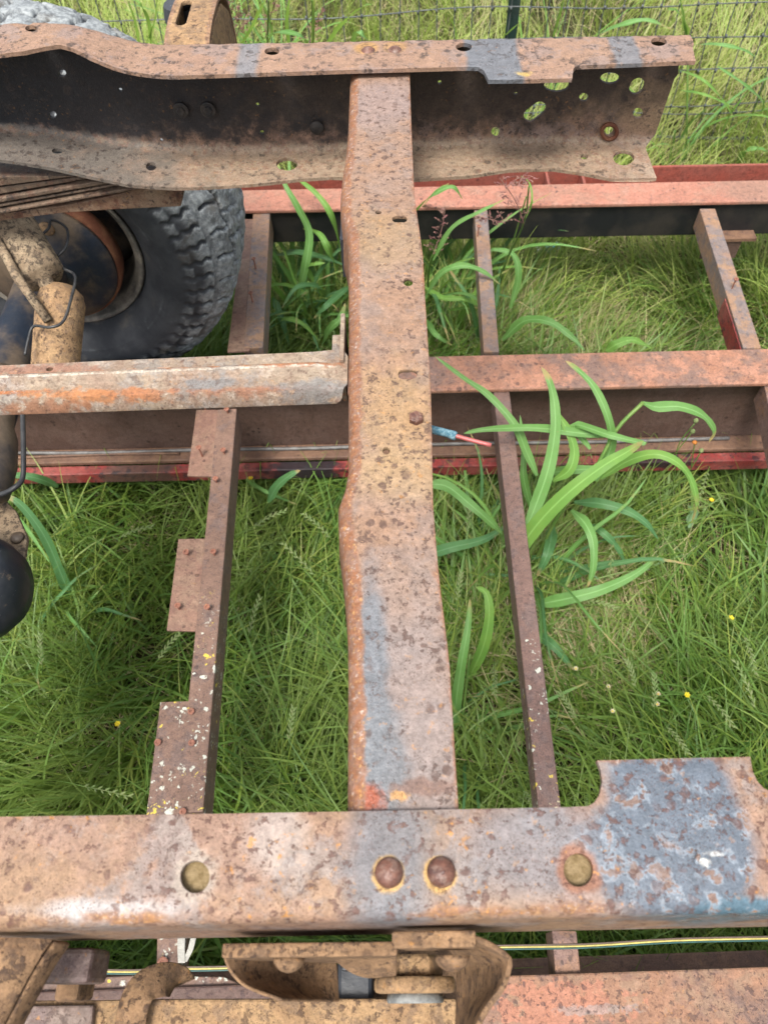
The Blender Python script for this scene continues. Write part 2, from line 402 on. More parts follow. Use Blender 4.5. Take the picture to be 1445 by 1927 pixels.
M_bar = rust('rust_centre_bar', (.37, .285, .205), (.335, .235, .17), (.29, .265, .24), spot=(.15, .08, .06), spots=.4, sscale=120, orange=.35, lf=11, cf=.65, pale=.5, pattr=(.62, .54, .44), edge=((.46, .17, .06), 1), regions=[dict(c=P(u, v, z=1.33), r=(rx, ry, 9), col=c, soft=.4, warp=3.6, n=75, f=.85) for u, v, rx, ry, c in ((150, 740, .05, .007, (.50, .20, .07)), (60, 757, .05, .005, (.34, .16, .09)), (245, 737, .02, .006, (.46, .19, .08)), (280, 738, .03, .005, (.44, .19, .09)), (330, 695, .11, .0035, (.48, .19, .07)), (60, 701, .10, .004, (.42, .18, .08)), (40, 692, .07, .007, (.36, .19, .13)), (560, 690, .05, .0045, (.40, .17, .08)), (470, 733, .07, .004, (.36, .17, .10)), (590, 728, .04, .009, (.25, .235, .22)), (395, 722, .025, .008, (.24, .235, .23)))])
M_tan = rust('muddy_steel', (.46, .295, .155), (.38, .235, .125), (.25, .165, .105), spot=(.10, .06, .042), spots=.85, sscale=80, orange=.4, lf=24, cf=.8, rough=.85, bump=1, edge=((.24, .13, .09), .6))
M_purple = rust('old_plum_steel', (.20, .14, .13), (.25, .18, .15), (.33, .26, .22), spot=(.1, .06, .05), sscale=70, lf=12)
M_hang = rust('dirty_hanger_steel', (.34, .205, .11), (.26, .155, .085), (.17, .105, .065), spot=(.07, .042, .03), spots=.9, sscale=80, orange=.5, lf=24, cf=.8, rough=.85, bump=1, edge=((.2, .1, .06), .6))
M_spk = rust('mud_splashed_steel', (.42, .32, .21), (.33, .24, .155), (.10, .075, .055), spot=(.055, .042, .034), spots=1, sscale=70, orange=0, lf=26, cf=.85, rough=.9)
m = MT('greasy_black_paint'); kc = m.mix(m.ss(m.noise(9, 5, .65), .38, .62), (.010, .014, .022), (.03, .034, .04))
kc = m.mix(m.math('MULTIPLY', m.ss(m.noise(26, 5, .75), .60, .66), .5), kc, (.16, .12, .085))
st = m.t.nodes.new('ShaderNodeMapping'); m.set(st.inputs[0], m.pos()); st.inputs['Scale'].default_value = (1, .35, .35); st.inputs['Rotation'].default_value = (.3, .5, .8)
kc = m.mix(m.math('MULTIPLY', m.ss(m.noise(190, 4, .8, vec=st.outputs[0]), .67, .70), .8), kc, (.4, .42, .43))
M_black = m.finish(kc, m.lin(m.noise(20, 4), .3, .7, .28, .55), .5, m.noise(120, 4, .7), .25, .0015)
M_dusty = simple('dusty_black_steel', (.012, .020, .036), (.15, .11, .075), 7, .5, .3, .4, 160)
M_rubber = simple('old_rubber', (.025, .027, .03), (.06, .062, .065), 14, .75, .3, .3, 260)
M_web = simple('old_black_web', (.02, .02, .022), (.055, .045, .038), 60, .6, .6, .4, 200)
M_lip = simple('scuffed_rim_steel', (.10, .095, .085), (.27, .24, .20), 22, .6, .5, .4, 200)
M_drum = simple('rusty_brake_drum', (.16, .06, .035), (.24, .11, .06), 20, .8, .5, .2, 200)

# ---- near rail
ya, yb = P(0, 1772, z=1.21), P(1445, 1743, z=1.21)
def yw(x): return ya[1]+(yb[1]-ya[1])*(x-ya[0])/(yb[0]-ya[0])
TW = .168
near_path = lambda x: [(yw(x)+TW, ZT), (yw(x), ZT), (yw(x), ZT-.16), (yw(x)+.065, ZT-.16)]
_nf = folded(near_path, [TW, .16, .065], [.013, .013])
def near_map(x, s):
    y, z = _nf(x, s); return (x, y, z)
def nts(u, v):
    p = P(u, v, z=ZT); return (p[0], TW-(p[1]-yw(p[0])))
inner = [(-40, 1538), (0, 1537), (300, 1533), (655, 1527), (1060, 1519), (1105, 1517), (1118, 1510), (1128, 1495), (1133, 1470), (1130, 1448), (1123, 1431), (1270, 1427), (1411, 1424),
         (1415, 1450), (1424, 1470), (1436, 1483), (1450, 1490), (1490, 1497)]
inn = [nts(*q) for q in inner]; x0, x1 = -.62, .62
inn = [(x0, inn[0][1])]+inn[1:]+[(x1, inn[-1][1])]
ol = inn+[(x1, TW+.16+.06), (x0, TW+.16+.06)]
hl = []
for (u, v, a, b) in ((367, 1650, 28, 31), (1088, 1637, 28, 32)):
    hl.append([nts(*q) for q in oval(u, v, a, b, 0, 22)])
sg = [.02, .05, .08, .11, .14]+list(np.linspace(TW-.015, TW+.015, 9))+[.2, .25, .29]+list(np.linspace(TW+.145, TW+.175, 5))
near = sheet('frame_rail', ol, hl, np.arange(x0+.01, x1, .03), sg, near_map, M_near, truck, .006,
             edgef=lambda t, s: max(np.exp(-((s-TW)/.012)**2)*(.5+.22*math.sin(t*23)+.12*math.sin(t*61)), .55 if s < min(q[1] for q in inn)+.001 else 0, .16), bevel=.0009, flip=True, step=.012)
tag(near, 'near channel rail with pitted rust and worn slate blue paint tab')
def dome(name, p, r, h, mat, parent, ax=(0, 0, 1), n=20):
    prof = [(0, r), (h*.3, r*.96), (h*.6, r*.8), (h*.85, r*.5), (h*.97, r*.22), (h, r*.02)]
    vs, fs = lathe_geo(prof, n, p, ax); return fixn(mesh(name, vs, fs, mat, parent, True))
for u, v in ((732, 1642), (830, 1641)): dome('rivet', P(u, v, z=ZT), .0098, .0075, M_rivet, near)
for u, v in ((367, 1650), (1088, 1637)):
    p = P(u, v, z=ZT-.0085)
    mesh('dirt_plug', *lathe_geo([(-.004, .0128), (0, .0128), (.0006, .006)], 20, p, (0, 0, 1)), M_dirt, near)
vs, fs = tube_geo([P(1308, 1625, z=ZT), P(1314, 1608, z=ZT+.004), P(1311, 1600, z=ZT+.009)], [.0016, .0014, .0004], 6); mesh('weld_barb', vs, fs, M_near, near)

# ---- far rail: kicks up over the axle to the left
pa, pb = P(300, 89, z=ZT), P(1292, 70, z=ZT)
def yo(x): return pa[1]+(pb[1]-pa[1])*(x-pa[0])/(pb[0]-pa[0])
def on_web(u, v):
    y = 1.2
    for _ in range(6): q = P(u, v, y=y); y = yo(q[0])
    return q
zt_pts = [on_web(u, v) for u, v in ((-260, 80), (-120, 62), (0, 50), (50, 47), (100, 46.5), (140, 50), (170, 57), (205, 69), (250, 82), (300, 90), (360, 91))]
zx = [q[0] for q in zt_pts]+[.2, 1.2]; zz = [q[2] for q in zt_pts[:-2]]+[ZT, ZT, ZT, ZT]
def zt(x): return float(np.mean([np.interp(x+d, zx, zz) for d in (-.025, -.012, 0, .012, .025)]))
zb_pts = [on_web(u, v) for u, v in ((-260, 235), (0, 240), (100, 252), (200, 268), (330, 283), (500, 285), (800, 275), (1000, 268), (1225, 268))]
zbx = [q[0] for q in zb_pts]; zbz = [q[2] for q in zb_pts]
def zb(x): return float(np.mean([np.interp(x+d, zbx, zbz) for d in (-.05, 0, .05)]))
FW, WH, BW = .10, .16, .11
far_path = lambda x: [(yo(x)-FW, zt(x)), (yo(x), zt(x)), (yo(x), zb(x)), (yo(x)-BW, zb(x))]
_ff = folded(far_path, [FW, WH, BW], [.009, .016])
def far_map(x, s):
    y, z = _ff(x, s); return (x, y, z)
def fts(u, v, k):
    if k == 1:
        q = on_web(u, v); return (q[0], FW+WH*(zt(q[0])-q[2])/(zt(q[0])-zb(q[0])))
    z = ZT if k == 0 else 1.19
    for _ in range(6): q = P(u, v, z=z); z = zt(q[0]) if k == 0 else zb(q[0])
    return (q[0], FW-(yo(q[0])-q[1])) if k == 0 else (q[0], FW+WH+(yo(q[0])-q[1]))
ti = [(-150, 122), (0, 110), (50, 104), (92, 95), (115, 92), (138, 98), (170, 114), (215, 133), (275, 146), (330, 150), (450, 146), (660, 139), (880, 133), (900, 134), (910, 141), (918, 158), (1000, 157), (1075, 155), (1077, 137), (1083, 131), (1190, 127), (1306, 122)]
tl = [fts(u, v, 0) for u, v in ti]
bi = [(1235, 335), (1150, 336), (1100, 326), (1040, 317), (960, 319), (880, 331), (780, 337), (620, 333), (560, 337), (480, 346), (400, 351), (330, 353), (240, 347), (180, 334), (100, 316), (0, 300), (-150, 290)]
bl = [fts(u, v, 2) for u, v in bi]
tr = fts(1294, 71, 0); wr0 = fts(1263, 126, 1); wr1 = fts(1232, 255, 1)
ol = tl+[(tr[0], FW-.004), (wr0[0]+.012, FW+.012), (wr1[0], FW+WH-.014)]+[(bl[0][0]-.001, FW+WH+.016)]+bl
xl = min(tl[0][0], bl[-1][0]); ol = [(xl, ol[0][1])]+ol[1:-1]+[(xl, ol[-1][1])]
def hole(k, u, v, a, b, rot=0, n=16): return [fts(p[0], p[1], k) for p in oval(u, v, a, b, rot, n)]
hl = [hole(0, 62, 61, 11, 6), hole(0, 513, 104, 14, 7), hole(0, 872, 96, 15, 8), hole(0, 1237, 86, 15, 8),
      hole(1, 1147, 147, 18, 11), hole(1, 1198, 162, 13, 17, 35), hole(1, 1098, 183, 9, 8), hole(1, 1047, 160, 24, 13), hole(1, 1145, 244, 9, 10, 20), hole(1, 1200, 213, 10, 10, 20),
      [fts(p[0], p[1], 1) for p in slot(1006, 210, 24, 12, -38)], hole(1, 932, 248, 8, 9), hole(1, 827, 155, 4, 4, 0, 8), hole(1, 970, 176, 4, 3, 0, 8),
      hole(2, 540, 309, 20, 12), hole(2, 1173, 297, 20, 14), hole(2, 1099, 295, 7, 5), hole(2, 285, 313, 10, 8), hole(2, 109, 284, 11, 5),
      hole(1, 100, 216, 7, 7), hole(1, 118, 138, 7, 7), hole(1, 227, 169, 4, 4, 0, 8), hole(1, 493, 249, 4, 4, 0, 8), hole(1, 485, 197, 4, 4, 0, 8), hole(1, 304, 263, 3, 3, 0, 8)]
sg = [.015, .04, .065]+list(np.linspace(FW-.01, FW+.01, 5))+[FW+q for q in (.04, .07, .1, .125)]+list(np.linspace(FW+WH-.018, FW+WH+.018, 7))+[FW+WH+q for q in (.04, .065, .085)]
def fedge(t, s): return .52*math.exp(-((s-FW-WH)/.03)**2)+(.5 if s > FW+WH+.02 else .05)*(1 if t > -.35 else .2)
far = sheet('frame_rail', ol, hl, np.arange(xl+.01, 1.0, .022), sg, far_map, M_far, truck, .0055, edgef=fedge, attrs={'web': lambda t, s: 1.0*(FW+.004 < s < FW+WH-.004), 'low': lambda t, s: 1.0*(s > FW+WH-.006)}, bevel=.0008, flip=True, step=.014)
tag(far, 'far channel rail open toward the viewer, black inside, holed at its right end')
for u, v in ((693, 98), (743, 97)): dome('rivet', P(u, v+4, z=ZT), .0125, .010, M_rivet, far)
def hexbolt(name, p, r, h, mat, parent, ax, washer=None):
    g = [lathe_geo([(0, r), (h*.85, r), (h, r*.86), (h*.96, r*.5), (h*.94, .0005)], 6, p, ax)]
    if washer: g.append(lathe_geo([(-.0005, washer), (.003, washer), (.0035, washer*.9)], 18, p, ax))
    return fixn(mesh(name, *join(*g), mat, parent))
for u, v in ((342, 203), (393, 202)): hexbolt('bolt', on_web(u, v)-np.array([0, .006, 0]), .007, .006, M_web, far, (0, -1, 0), .0125)
dome('plug', on_web(597, 237)-np.array([0, .0055, 0]), .0120, .005, M_web, far, (0, -1, 0))
for u, v in ((1145, 244),): mesh('washer_ring', *tube_geo([on_web(u+14*math.cos(a), v+14*math.sin(a))-np.array([0, .006, 0]) for a in np.linspace(0, 6.283, 20)], .0035, 6, False), M_drum, far)

# ---- wide crossmember between the rails
ZC = ZT-.0075
le = [(140, 660), (190, 658), (250, 655.5), (300, 650), (345, 643), (385, 641), (425, 645), (455, 655), (480, 657), (600, 657), (800, 657), (900, 657), (925, 650), (950, 637), (985, 636), (1010, 641), (1060, 647), (1120, 652), (1180, 656), (1300, 657), (1450, 656), (1529, 656)]
re = [(140, 771), (200, 773), (250, 775), (370, 780), (430, 789), (480, 796), (560, 800), (640, 805), (720, 810), (780, 812), (950, 815), (1040, 822), (1120, 830), (1180, 838), (1250, 846), (1400, 855), (1524, 863)]
L = np.array([P(u, v, z=ZC-.012)[:2] for v, u in le]); Rr = np.array([P(u, v, z=ZC)[:2] for v, u in re])
L = L[np.argsort(L[:, 1])]; Rr = Rr[np.argsort(Rr[:, 1])]
def cxl(y): return float(np.mean([np.interp(y+d, L[:, 1], L[:, 0]) for d in (-.01, 0, .01)]))
def cxr(y): return float(np.interp(y, Rr[:, 1], Rr[:, 0]))
CWI, CH_ = .085, .075
def cross_path(y):
    dip = -.004*math.exp(-((y-.95)/.12)**2)
    return [(cxr(y), ZC+dip), (cxl(y), ZC+dip), (cxl(y)-.004, ZC-CH_)]
_cf = folded(cross_path, [CWI, CH_], [.017])
def cross_map(y, s):
    x, z = _cf(y, s); return (x, y, z)
def cts(u, v):
    p = P(u, v, z=ZC); y = p[1]; return (y, CWI*(cxr(y)-p[0])/(cxr(y)-cxl(y)))
y0c, y1c = P(760, 1536, z=ZC)[1], P(715, 128, z=ZC)[1]
hl = [[cts(*q) for q in slot(752, 411, 14, 6)], [cts(*q) for q in oval(768, 530, 9, 8)], [cts(*q) for q in slot(767, 704, 18, 9, -2)], [cts(*q) for q in oval(727, 848, 7, 6.5)], [cts(*q) for q in oval(712, 398, 6, 3.5)]]
sg = list(np.linspace(.008, CWI-.019, 6))+list(np.linspace(CWI-.0165, CWI+.0165, 8))+[CWI+.03, CWI+.05]
crossm = sheet('crossmember', [(y0c, 0), (y1c, 0), (y1c, CWI+CH_), (y0c, CWI+CH_)], hl, np.arange(y0c+.006, y1c, .022), sg, cross_map, M_cross, truck, .005,
               edgef=lambda t, s: max(.95/(1+math.exp(-(s-(CWI-.014))/.0035)), .62*math.exp(-s/.004), .1), bevel=.0008, flip=False, step=.014)
p = P(783, 790, z=ZC); hexbolt('bolt', p, .0075, .006, M_rivet, crossm, (0, 0, 1))
# black rubber pad tucked under the upper swelling
q = P(648, 440, z=1.30); mesh('rubber_pad', *box_geo(q[0]-.004, q[0]+.03, q[1]-.028, q[1]+.03, 1.255, 1.312), M_black, crossm)
# ---- formed bar running left from the crossmember
bz = 1.33
e0, e1 = P(0, 684, z=bz), P(642, 656, z=bz); f0, f1 = P(0, 757, z=bz), P(640, 735, z=bz)
xe = P(654, 700, z=bz)[0]; xs_ = -.85
def yfar(x): return e0[1]+(e1[1]-e0[1])*(x-e0[0])/(e1[0]-e0[0])
def ynear(x): return f0[1]+(f1[1]-f0[1])*(x-f0[0])/(f1[0]-f0[0])
xb = P(622, 690, z=bz)[0]
def bar_map(x, s):                                          # s 0..1 across the top, 1..1.25 down the near lip
    y = yfar(x)+(ynear(x)-yfar(x))*min(s, 1); k = 1/(1+math.exp((x-xb)/.006))
    z = bz+k*.0065*math.exp(-((s-.46)/.11)**4)-.003*k*(s < .34)
    if s > .93: z -= .012*((s-.93)/.07)**2 if s < 1 else .012+(s-1)*.09
    if s > 1: y -= .0015
    return (x, y, z)
r = .12
ol = [(xs_, 0), (xe-.005, 0), (xe-.004, .06), (xe, .2), (xe, .85), (xe-.006, 1.0), (xe-.012, 1.07), (xs_, 1.07)]
p = P(92, 691, z=bz); hb = [(p[0]+.004*math.cos(a), (p[1]-yfar(p[0]))/(ynear(p[0])-yfar(p[0]))+.05*math.sin(a)) for a in np.linspace(0, 6.283, 12, endpoint=False)]
bar = sheet('centre_bar', ol, [hb], np.arange(xs_+.006, xe, .012), list(np.linspace(.03, .97, 26))+[1.03], bar_map, M_bar, truck, .003,
            edgef=lambda t, s: max(.68*math.exp(-((s-.36)/.045)**2)*(.75+.35*math.sin(t*17)), (.42+.36*math.sin(t*13+1))*math.exp(-((s-.76)/.08)**2), .35*(s > .96), .3*math.exp(-((s-.56)/.03)**2), .12), flip=True, step=.03, attrs={'pale': lambda t, s: max(.62*math.exp(-((s-.47)/.06)**2), .4*(s > .93))*(1 if t < xb+.01 else 0)})
a = P(652, 655, z=1.318)
vs, fs = join(box_geo(a[0]-.006, a[0]-.001, a[1]-.035, a[1]+.036, 1.27, 1.336), box_geo(a[0]-.015, a[0]-.006, a[1]-.012, a[1]+.012, 1.29, 1.327))
mods(mesh('bar_bracket', vs, fs, M_bar, bar), None, .0012)
# ---- bump-stop bracket beyond the far rail (arched strap with a slot)
def arch(name, x0, x1, pts, mat, parent, th=.006, slotpx=None):
    """strap x0..x1 wide following (y, z) points"""
    c = catmull([(0, a, b) for a, b in pts], 26)[:, 1:]; n = len(c)
    cum = np.concatenate([[0], np.cumsum(np.linalg.norm(np.diff(c, axis=0), axis=1))])
    def fm(x, s): return (x, float(np.interp(s, cum, c[:, 0])), float(np.interp(s, cum, c[:, 1])))
    hs = [[(slotpx[0]+p[0], slotpx[1]+p[1]) for p in slot(0, 0, slotpx[3], slotpx[2], 90)]] if slotpx else []
    w = x1-x0
    return sheet(name, [(x0, 0), (x1, 0), (x1, cum[-1]), (x0, cum[-1])], hs, np.arange(x0+.012, x1, w/6), list(np.linspace(.008, cum[-1]-.008, 18)), fm, mat, parent, th,
                 edgef=lambda t, s: .75*max(math.exp(-(t-x0)/.006), math.exp(-(x1-t)/.009))+.1, bevel=.001, step=.012)
xa, xb_ = P(302, 86, z=ZT)[0], P(389, 86, z=ZT)[0]
brk = arch('bump_stop_bracket', xa, xb_, [(1.207, 1.325), (1.24, 1.345), (1.31, 1.352), (1.39, 1.345), (1.45, 1.31), (1.47, 1.22)], M_tan, truck, .006, (P(345, 30, z=ZT)[0], .118, .0085, .042))
for sx in (-1, 1):
    g = prism([(1.21, 1.316), (1.24, 1.335), (1.31, 1.342), (1.385, 1.335), (1.44, 1.30), (1.46, 1.22), (1.42, 1.22), (1.35, 1.26), (1.21, 1.26)], 'x', (xa if sx < 0 else xb_-.005), (xa+.005 if sx < 0 else xb_))
    mods(mesh('bracket_flange', *g, M_tan, brk), None, .001)
q = P(345, 25, z=1.31); mesh('rubber_bumper', *lathe_geo([(0, .03), (.02, .034), (.040, .03), (.045, .015)], 18, (q[0], q[1], 1.285), (0, 0, 1)), M_black, brk)

# ---- wheel: rim (> tyre, backing plate, drum)
WC = np.array([-.79, 0, .80]); WC[2] = .805
def wl(prof, n=72): return lathe_geo([(y, r) for y, r in prof], n, (WC[0], 0, WC[2]), (0, 1, 0))
def ring(name, prof, mat, parent, n=72, closed=True):
    vs, fs = wl(prof, n); fs = fs[:-2]; m = len(prof)
    if closed: fs += [((m-1)*n+j, (m-1)*n+(j+1) % n, (j+1) % n, j) for j in range(n)]
    return fixn(mesh(name, vs, fs, mat, parent, True))
rim = ring('wheel', [(1.448, .213), (1.443, .207), (1.452, .199), (1.475, .192), (1.50, .188), (1.60, .186), (1.63, .19), (1.645, .21), (1.652, .213), (1.652, .206), (1.635, .18), (1.60, .178), (1.5, .181), (1.46, .190)], M_lip, truck)
mods(rim); tag(rim, 'rear wheel with worn all-terrain tyre')
mesh('wheel_disc', *wl([(1.600, .182), (1.585, .15), (1.60, .11), (1.58, .08), (1.57, .03), (1.575, .001)]), M_dusty, rim, True)
mesh('brake_drum', *wl([(1.415, .150), (1.413, .163), (1.43, .166), (1.452, .165), (1.456, .15), (1.456, .001)]), M_drum, rim, True)
fixn(mesh('backing_plate', *wl([(1.412, .158), (1.405, .156), (1.400, .14), (1.392, .13), (1.395, .10), (1.380, .085), (1.372, .05), (1.37, .001)]), M_dusty, rim, True))
for a, rr in ((65, .115), (250, .125)): dome('plug', (WC[0]+rr*math.cos(math.radians(a)), 1.392, WC[2]+rr*math.sin(math.radians(a))), .017, .006, M_tan, rim, (0, -1, 0))
# tyre: folded rubber with lugs as real relief
prof = np.array([(1.455, .205), (1.437, .215), (1.418, .232), (1.402, .255), (1.392, .282), (1.390, .305), (1.394, .326), (1.403, .346), (1.416, .363), (1.430, .376), (1.445, .386), (1.465, .393), (1.49, .397), (1.52, .399), (1.55, .40), (1.58, .399), (1.61, .397), (1.635, .393), (1.655, .386), (1.67, .376), (1.684, .363), (1.697, .346), (1.706, .326), (1.71, .305), (1.705, .27), (1.69, .235), (1.66, .21), (1.645, .205)])
prof[:, 1] = np.where(prof[:, 1] > .33, .33+(prof[:, 1]-.33)*1.45, prof[:, 1]); prof[:, 0] = 1.39+(prof[:, 0]-1.39)*1.27
pc = catmull(np.c_[prof, np.zeros(len(prof))], 170)[:, :2]
NA = 860
tn = np.gradient(pc, axis=0); nr = np.c_[-tn[:, 1], tn[:, 0]]; nr /= np.linalg.norm(nr, axis=1)[:, None]
if nr[75][1] < 0: nr = -nr
A = np.linspace(0, 2*math.pi, NA, endpoint=False)
V = np.zeros((len(pc), NA, 3)); tread = np.zeros((len(pc), NA))
NB = 38
for i, (yy, rr) in enumerate(pc):
    c = (yy-1.593)/.203                                       # -1..1 across the tyre
    u = A/(2*math.pi)*NB; d = np.zeros(NA)
    def saw(x): return np.abs((x % 1)-.5)*2
    tri = lambda x: np.abs(((x) % 1)*2-1)
    if rr > .338:
        if abs(c) < .78:
            k = np.floor((c+.9)/.36); zz = u+.5*k+.35*c*3+.12*tri(2*c*2.5)
            g1 = np.clip((tri(zz)-.85)/.06, 0, 1)
            off = .06*(tri(u*1.0)-.5); fr = ((c+off+.9)/.36) % 1
            g2 = np.clip((.075-np.minimum(fr, 1-fr))/.03, 0, 1)
            sipe = .3*np.clip((tri(zz*3+.3)-.86)/.1, 0, 1)
            d = -.009*np.maximum(np.maximum(g1, g2), sipe*.5)+.0010*np.sin(A*61+yy*70)
        else:
            s = np.clip((rr-.338)/.015, 0, 1); us = A/(2*math.pi)*54
            zz = us+.22*tri(rr*42)+(.5 if c > 0 else 0); lug = np.clip((.80-tri(zz))/.10, 0, 1)
            if abs(c) < .83 and rr > .38: lug = lug*0+.4
            d = s*(.0055*lug-.0055)+.001+.0012*np.sin(us*2.1+rr*90)
    elif rr > .31 and yy < 1.55:
        us = A/(2*math.pi)*54; zz = us+.22*tri(rr*42); d = .0030*np.clip((.72-tri(zz))/.10, 0, 1)*np.clip((rr-.31)/.012, 0, 1)
    elif .262 < rr < .266: d = d+.0012
    d = d+.0006*np.sin(A*7+yy*40)
    tread[i] = np.clip((rr-.34)/.07, 0, 1)*.95+d*85
    r2 = rr+nr[i, 1]*d; y2 = yy+nr[i, 0]*d
    V[i, :, 0] = WC[0]+r2*np.cos(A); V[i, :, 1] = y2; V[i, :, 2] = WC[2]+r2*np.sin(A)
fs = []
idx = np.arange(len(pc)*NA).reshape(len(pc), NA)
q = np.stack([idx[:-1], np.roll(idx, -1, 1)[:-1], np.roll(idx, -1, 1)[1:], idx[1:]], -1).reshape(-1, 4)
m = MT('tyre_rubber'); e = m.attr('edge')
tc = m.mix(m.ss(m.noise(16, 5, .65), .35, .65), (.018, .021, .026), (.034, .037, .042))
tw = m.mix(m.ss(m.noise(90, 5, .7), .38, .62), (.14, .155, .165), (.27, .29, .295))
tw = m.mix(m.math('MULTIPLY', m.ss(m.noise(24, 7, .8), .53, .58), .6), tw, (.06, .066, .072))
tc = m.mix(m.ss(m.math('ADD', e, m.math('MULTIPLY_ADD', m.noise(30, 4), .6, -.3)), .05, .6), tc, tw)
tc = m.mix(m.math('MULTIPLY', m.ss(m.noise(12, 4), .56, .7), .5), tc, (.10, .085, .065))
M_tyre = m.finish(tc, .7, .35, m.noise(160, 5, .7), .4, .0015)
ty = mesh('tyre', V.reshape(-1, 3), [tuple(map(int, f)) for f in q], M_tyre, rim, False, {'edge': tread.reshape(-1)}); fixn(ty)
ty.data.polygons.foreach_set('use_smooth', [True]*len(ty.data.polygons))

# ---- axle, differential, shock, brake lines
ax = mesh('axle_housing', *lathe_geo([(0, .05), (.02, .055), (.04, .046), (.4, .047), (.66, .05), (.76, .07), (.84, .11), (.91, .135), (.98, .14), (1.05, .135), (1.12, .11), (1.2, .07), (1.3, .05), (1.5, .047)], 40, (WC[0], 1.39, WC[2]), (0, -1, 0)), M_dusty, truck, True)
dc = P(-95, 1120, z=.86)
dq = P(-62, 1108, z=.84)
vs, fs = lathe_geo([(-.05, .10), (-.004, .104), (-.003, .108), (.006, .108), (.007, .102), (.04, .095), (.075, .080), (.10, .062), (.115, .03), (.117, .001)], 40, dq-np.array([.02, 0, 0]), (1, -.1, .15))
fixn(mesh('differential_cover', vs, fs, M_black, ax, True))
pn = [(WC[0]-.02, 1.11), (WC[0]+.09, 1.10), (WC[0]+.115, 1.0)]
a, b = P(128, 690, z=.86), P(118, 545, z=.93)
mesh('axle_bracket', *lathe_geo([(0, .040), (.01, .043), (.13, .044), (.15, .038), (.165, .02), (.168, .001)], 28, P(104, 700, z=.88), P(116, 560, z=.96)-P(104, 700, z=.88)), M_tan, ax, True)
# shock absorber with dust tube
s0, s1 = P(-50, 300, z=1.10), P(104, 560, z=.97); d = s1-s0; Ld = np.linalg.norm(d)
mesh('shock_absorber', *lathe_geo([(0, .034), (.01, .043), (Ld*.84, .043), (Ld*.87, .036), (Ld*.88, .015), (Ld*.97, .014), (Ld, .011)], 24, s0, d), M_spk, truck, True)
tube('track_rod', [P(-30, 400, z=1.06), P(32, 520, z=1.03), P(92, 604, z=.97)], .0085, M_spk, truck, 10)
dome('bolt', P(104, 566, z=.975), .009, .012, M_tan, truck, (0.3, -.6, .6), 12)
M_line = simple('brake_line_steel', (.022, .023, .026), (.05, .05, .05), 30, .45, .2, .5)
tube('brake_line', [P(*q) for q in ((58, 412, 1.0), (75, 440, 1.0), (92, 430, 1.0), (98, 414, 1.0), (126, 430, 1.0), (125, 465, 1.0), (103, 490, .99), (120, 505, .99), (142, 520, .99), (135, 560, .99), (120, 604, .98), (95, 616, .98), (64, 614, .97), (54, 640, .96), (48, 668, .95))], .0027, M_line, truck, 8, 70)
tube('brake_line', [P(*q) for q in ((42, 740, 1.0), (44, 800, .99), (45, 860, .98), (43, 900, .97), (28, 918, .97), (0, 930, .96), (-40, 925, .95))], .0042, M_line, truck, 8, 50)
# dark cross tube and plate hanging at the left edge under the bar
mesh('trailing_tube', *lathe_geo([(0, .028), (.02, .03), (.12, .032), (.15, .042), (.20, .046), (.26, .04), (.27, .02)], 24, P(5, 700, z=.90), P(-40, 1010, z=.86)-P(5, 700, z=.90)), M_dusty, truck, True)
pl = [P(*q, z=.80) for q in ((5, 935), (30, 960), (52, 1010), (44, 1060), (20, 1085), (-40, 1060), (-40, 940))][::-1]
fixn(mods(mesh('gusset_plate', *slab(pl, .012), M_spk, truck), None, .003))
dome('bolt', P(33, 1012, z=.803), .012, .007, M_dusty, truck, (0, 0, 1), 16)

# ---- leaf spring under the far rail
ys0, ys1 = 1.135, 1.20
def lf(u, v): q = P(u, v, y=ys0); return (q[0], q[2])
lines = [((-140, 340), (0, 331), (136, 329)), ((-140, 360), (0, 352), (150, 333)), ((-140, 382), (0, 370), (178, 339)), ((-140, 396), (0, 383), (210, 346)), ((-140, 406), (0, 393), (238, 350)), ((-140, 414), (0, 403), (268, 355))]
spr = None
a = [(-140, 418), (0, 406), (120, 391), (230, 368), (270, 352), (300, 348), (349, 349), (344, 372), (340, 393), (230, 398), (120, 405), (0, 420), (-140, 436)]
spr = fixn(mesh('leaf_spring', *prism([(lf(*q)[0], lf(*q)[1]) for q in a], 'y', ys0+.006, ys1), rust('rust_spring_pad', (.26, .15, .095), (.36, .24, .16), (.15, .06, .04), spots=.7, lf=13, cf=.8), truck)); mods(spr, None, .002)
M_leaf = rust('rust_spring_leaf', (.26, .18, .125), (.15, .105, .075), (.13, .065, .045), spot=(.05, .04, .035), spots=.95, sscale=60, orange=.1, lf=14, cf=.7)
for i in range(5):
    t, bm = lines[i], lines[i+1]
    poly = [lf(*q) for q in t]+[lf(*q) for q in bm[::-1]]
    zz = .0022
    poly = [(p[0], p[1]-zz) for p in poly[:3]]+[(p[0], p[1]+zz) for p in poly[3:]]
    mods(fixn(mesh('leaf', *prism(poly, 'y', ys0-.001*i+.004*(i % 2), ys1), M_leaf, spr)), None, .0015)

# ---- hardware hung on the outside of the near rail
def sheet3(name, pts, mat, parent, th, bev=.0012):
    """thick plate from a grid of 3d points (rows x cols)"""
    g = np.array(pts); r, c = g.shape[:2]
    fs = [(i*c+j, i*c+j+1, (i+1)*c+j+1, (i+1)*c+j) for i in range(r-1) for j in range(c-1)]
    o = mesh(name, g.reshape(-1, 3), fs, mat, parent, True); mods(o, th, bev, 0); return o
def xat(u, v, z): return P(u, v, z=z)[0]
yo_ = ya[1]-.007
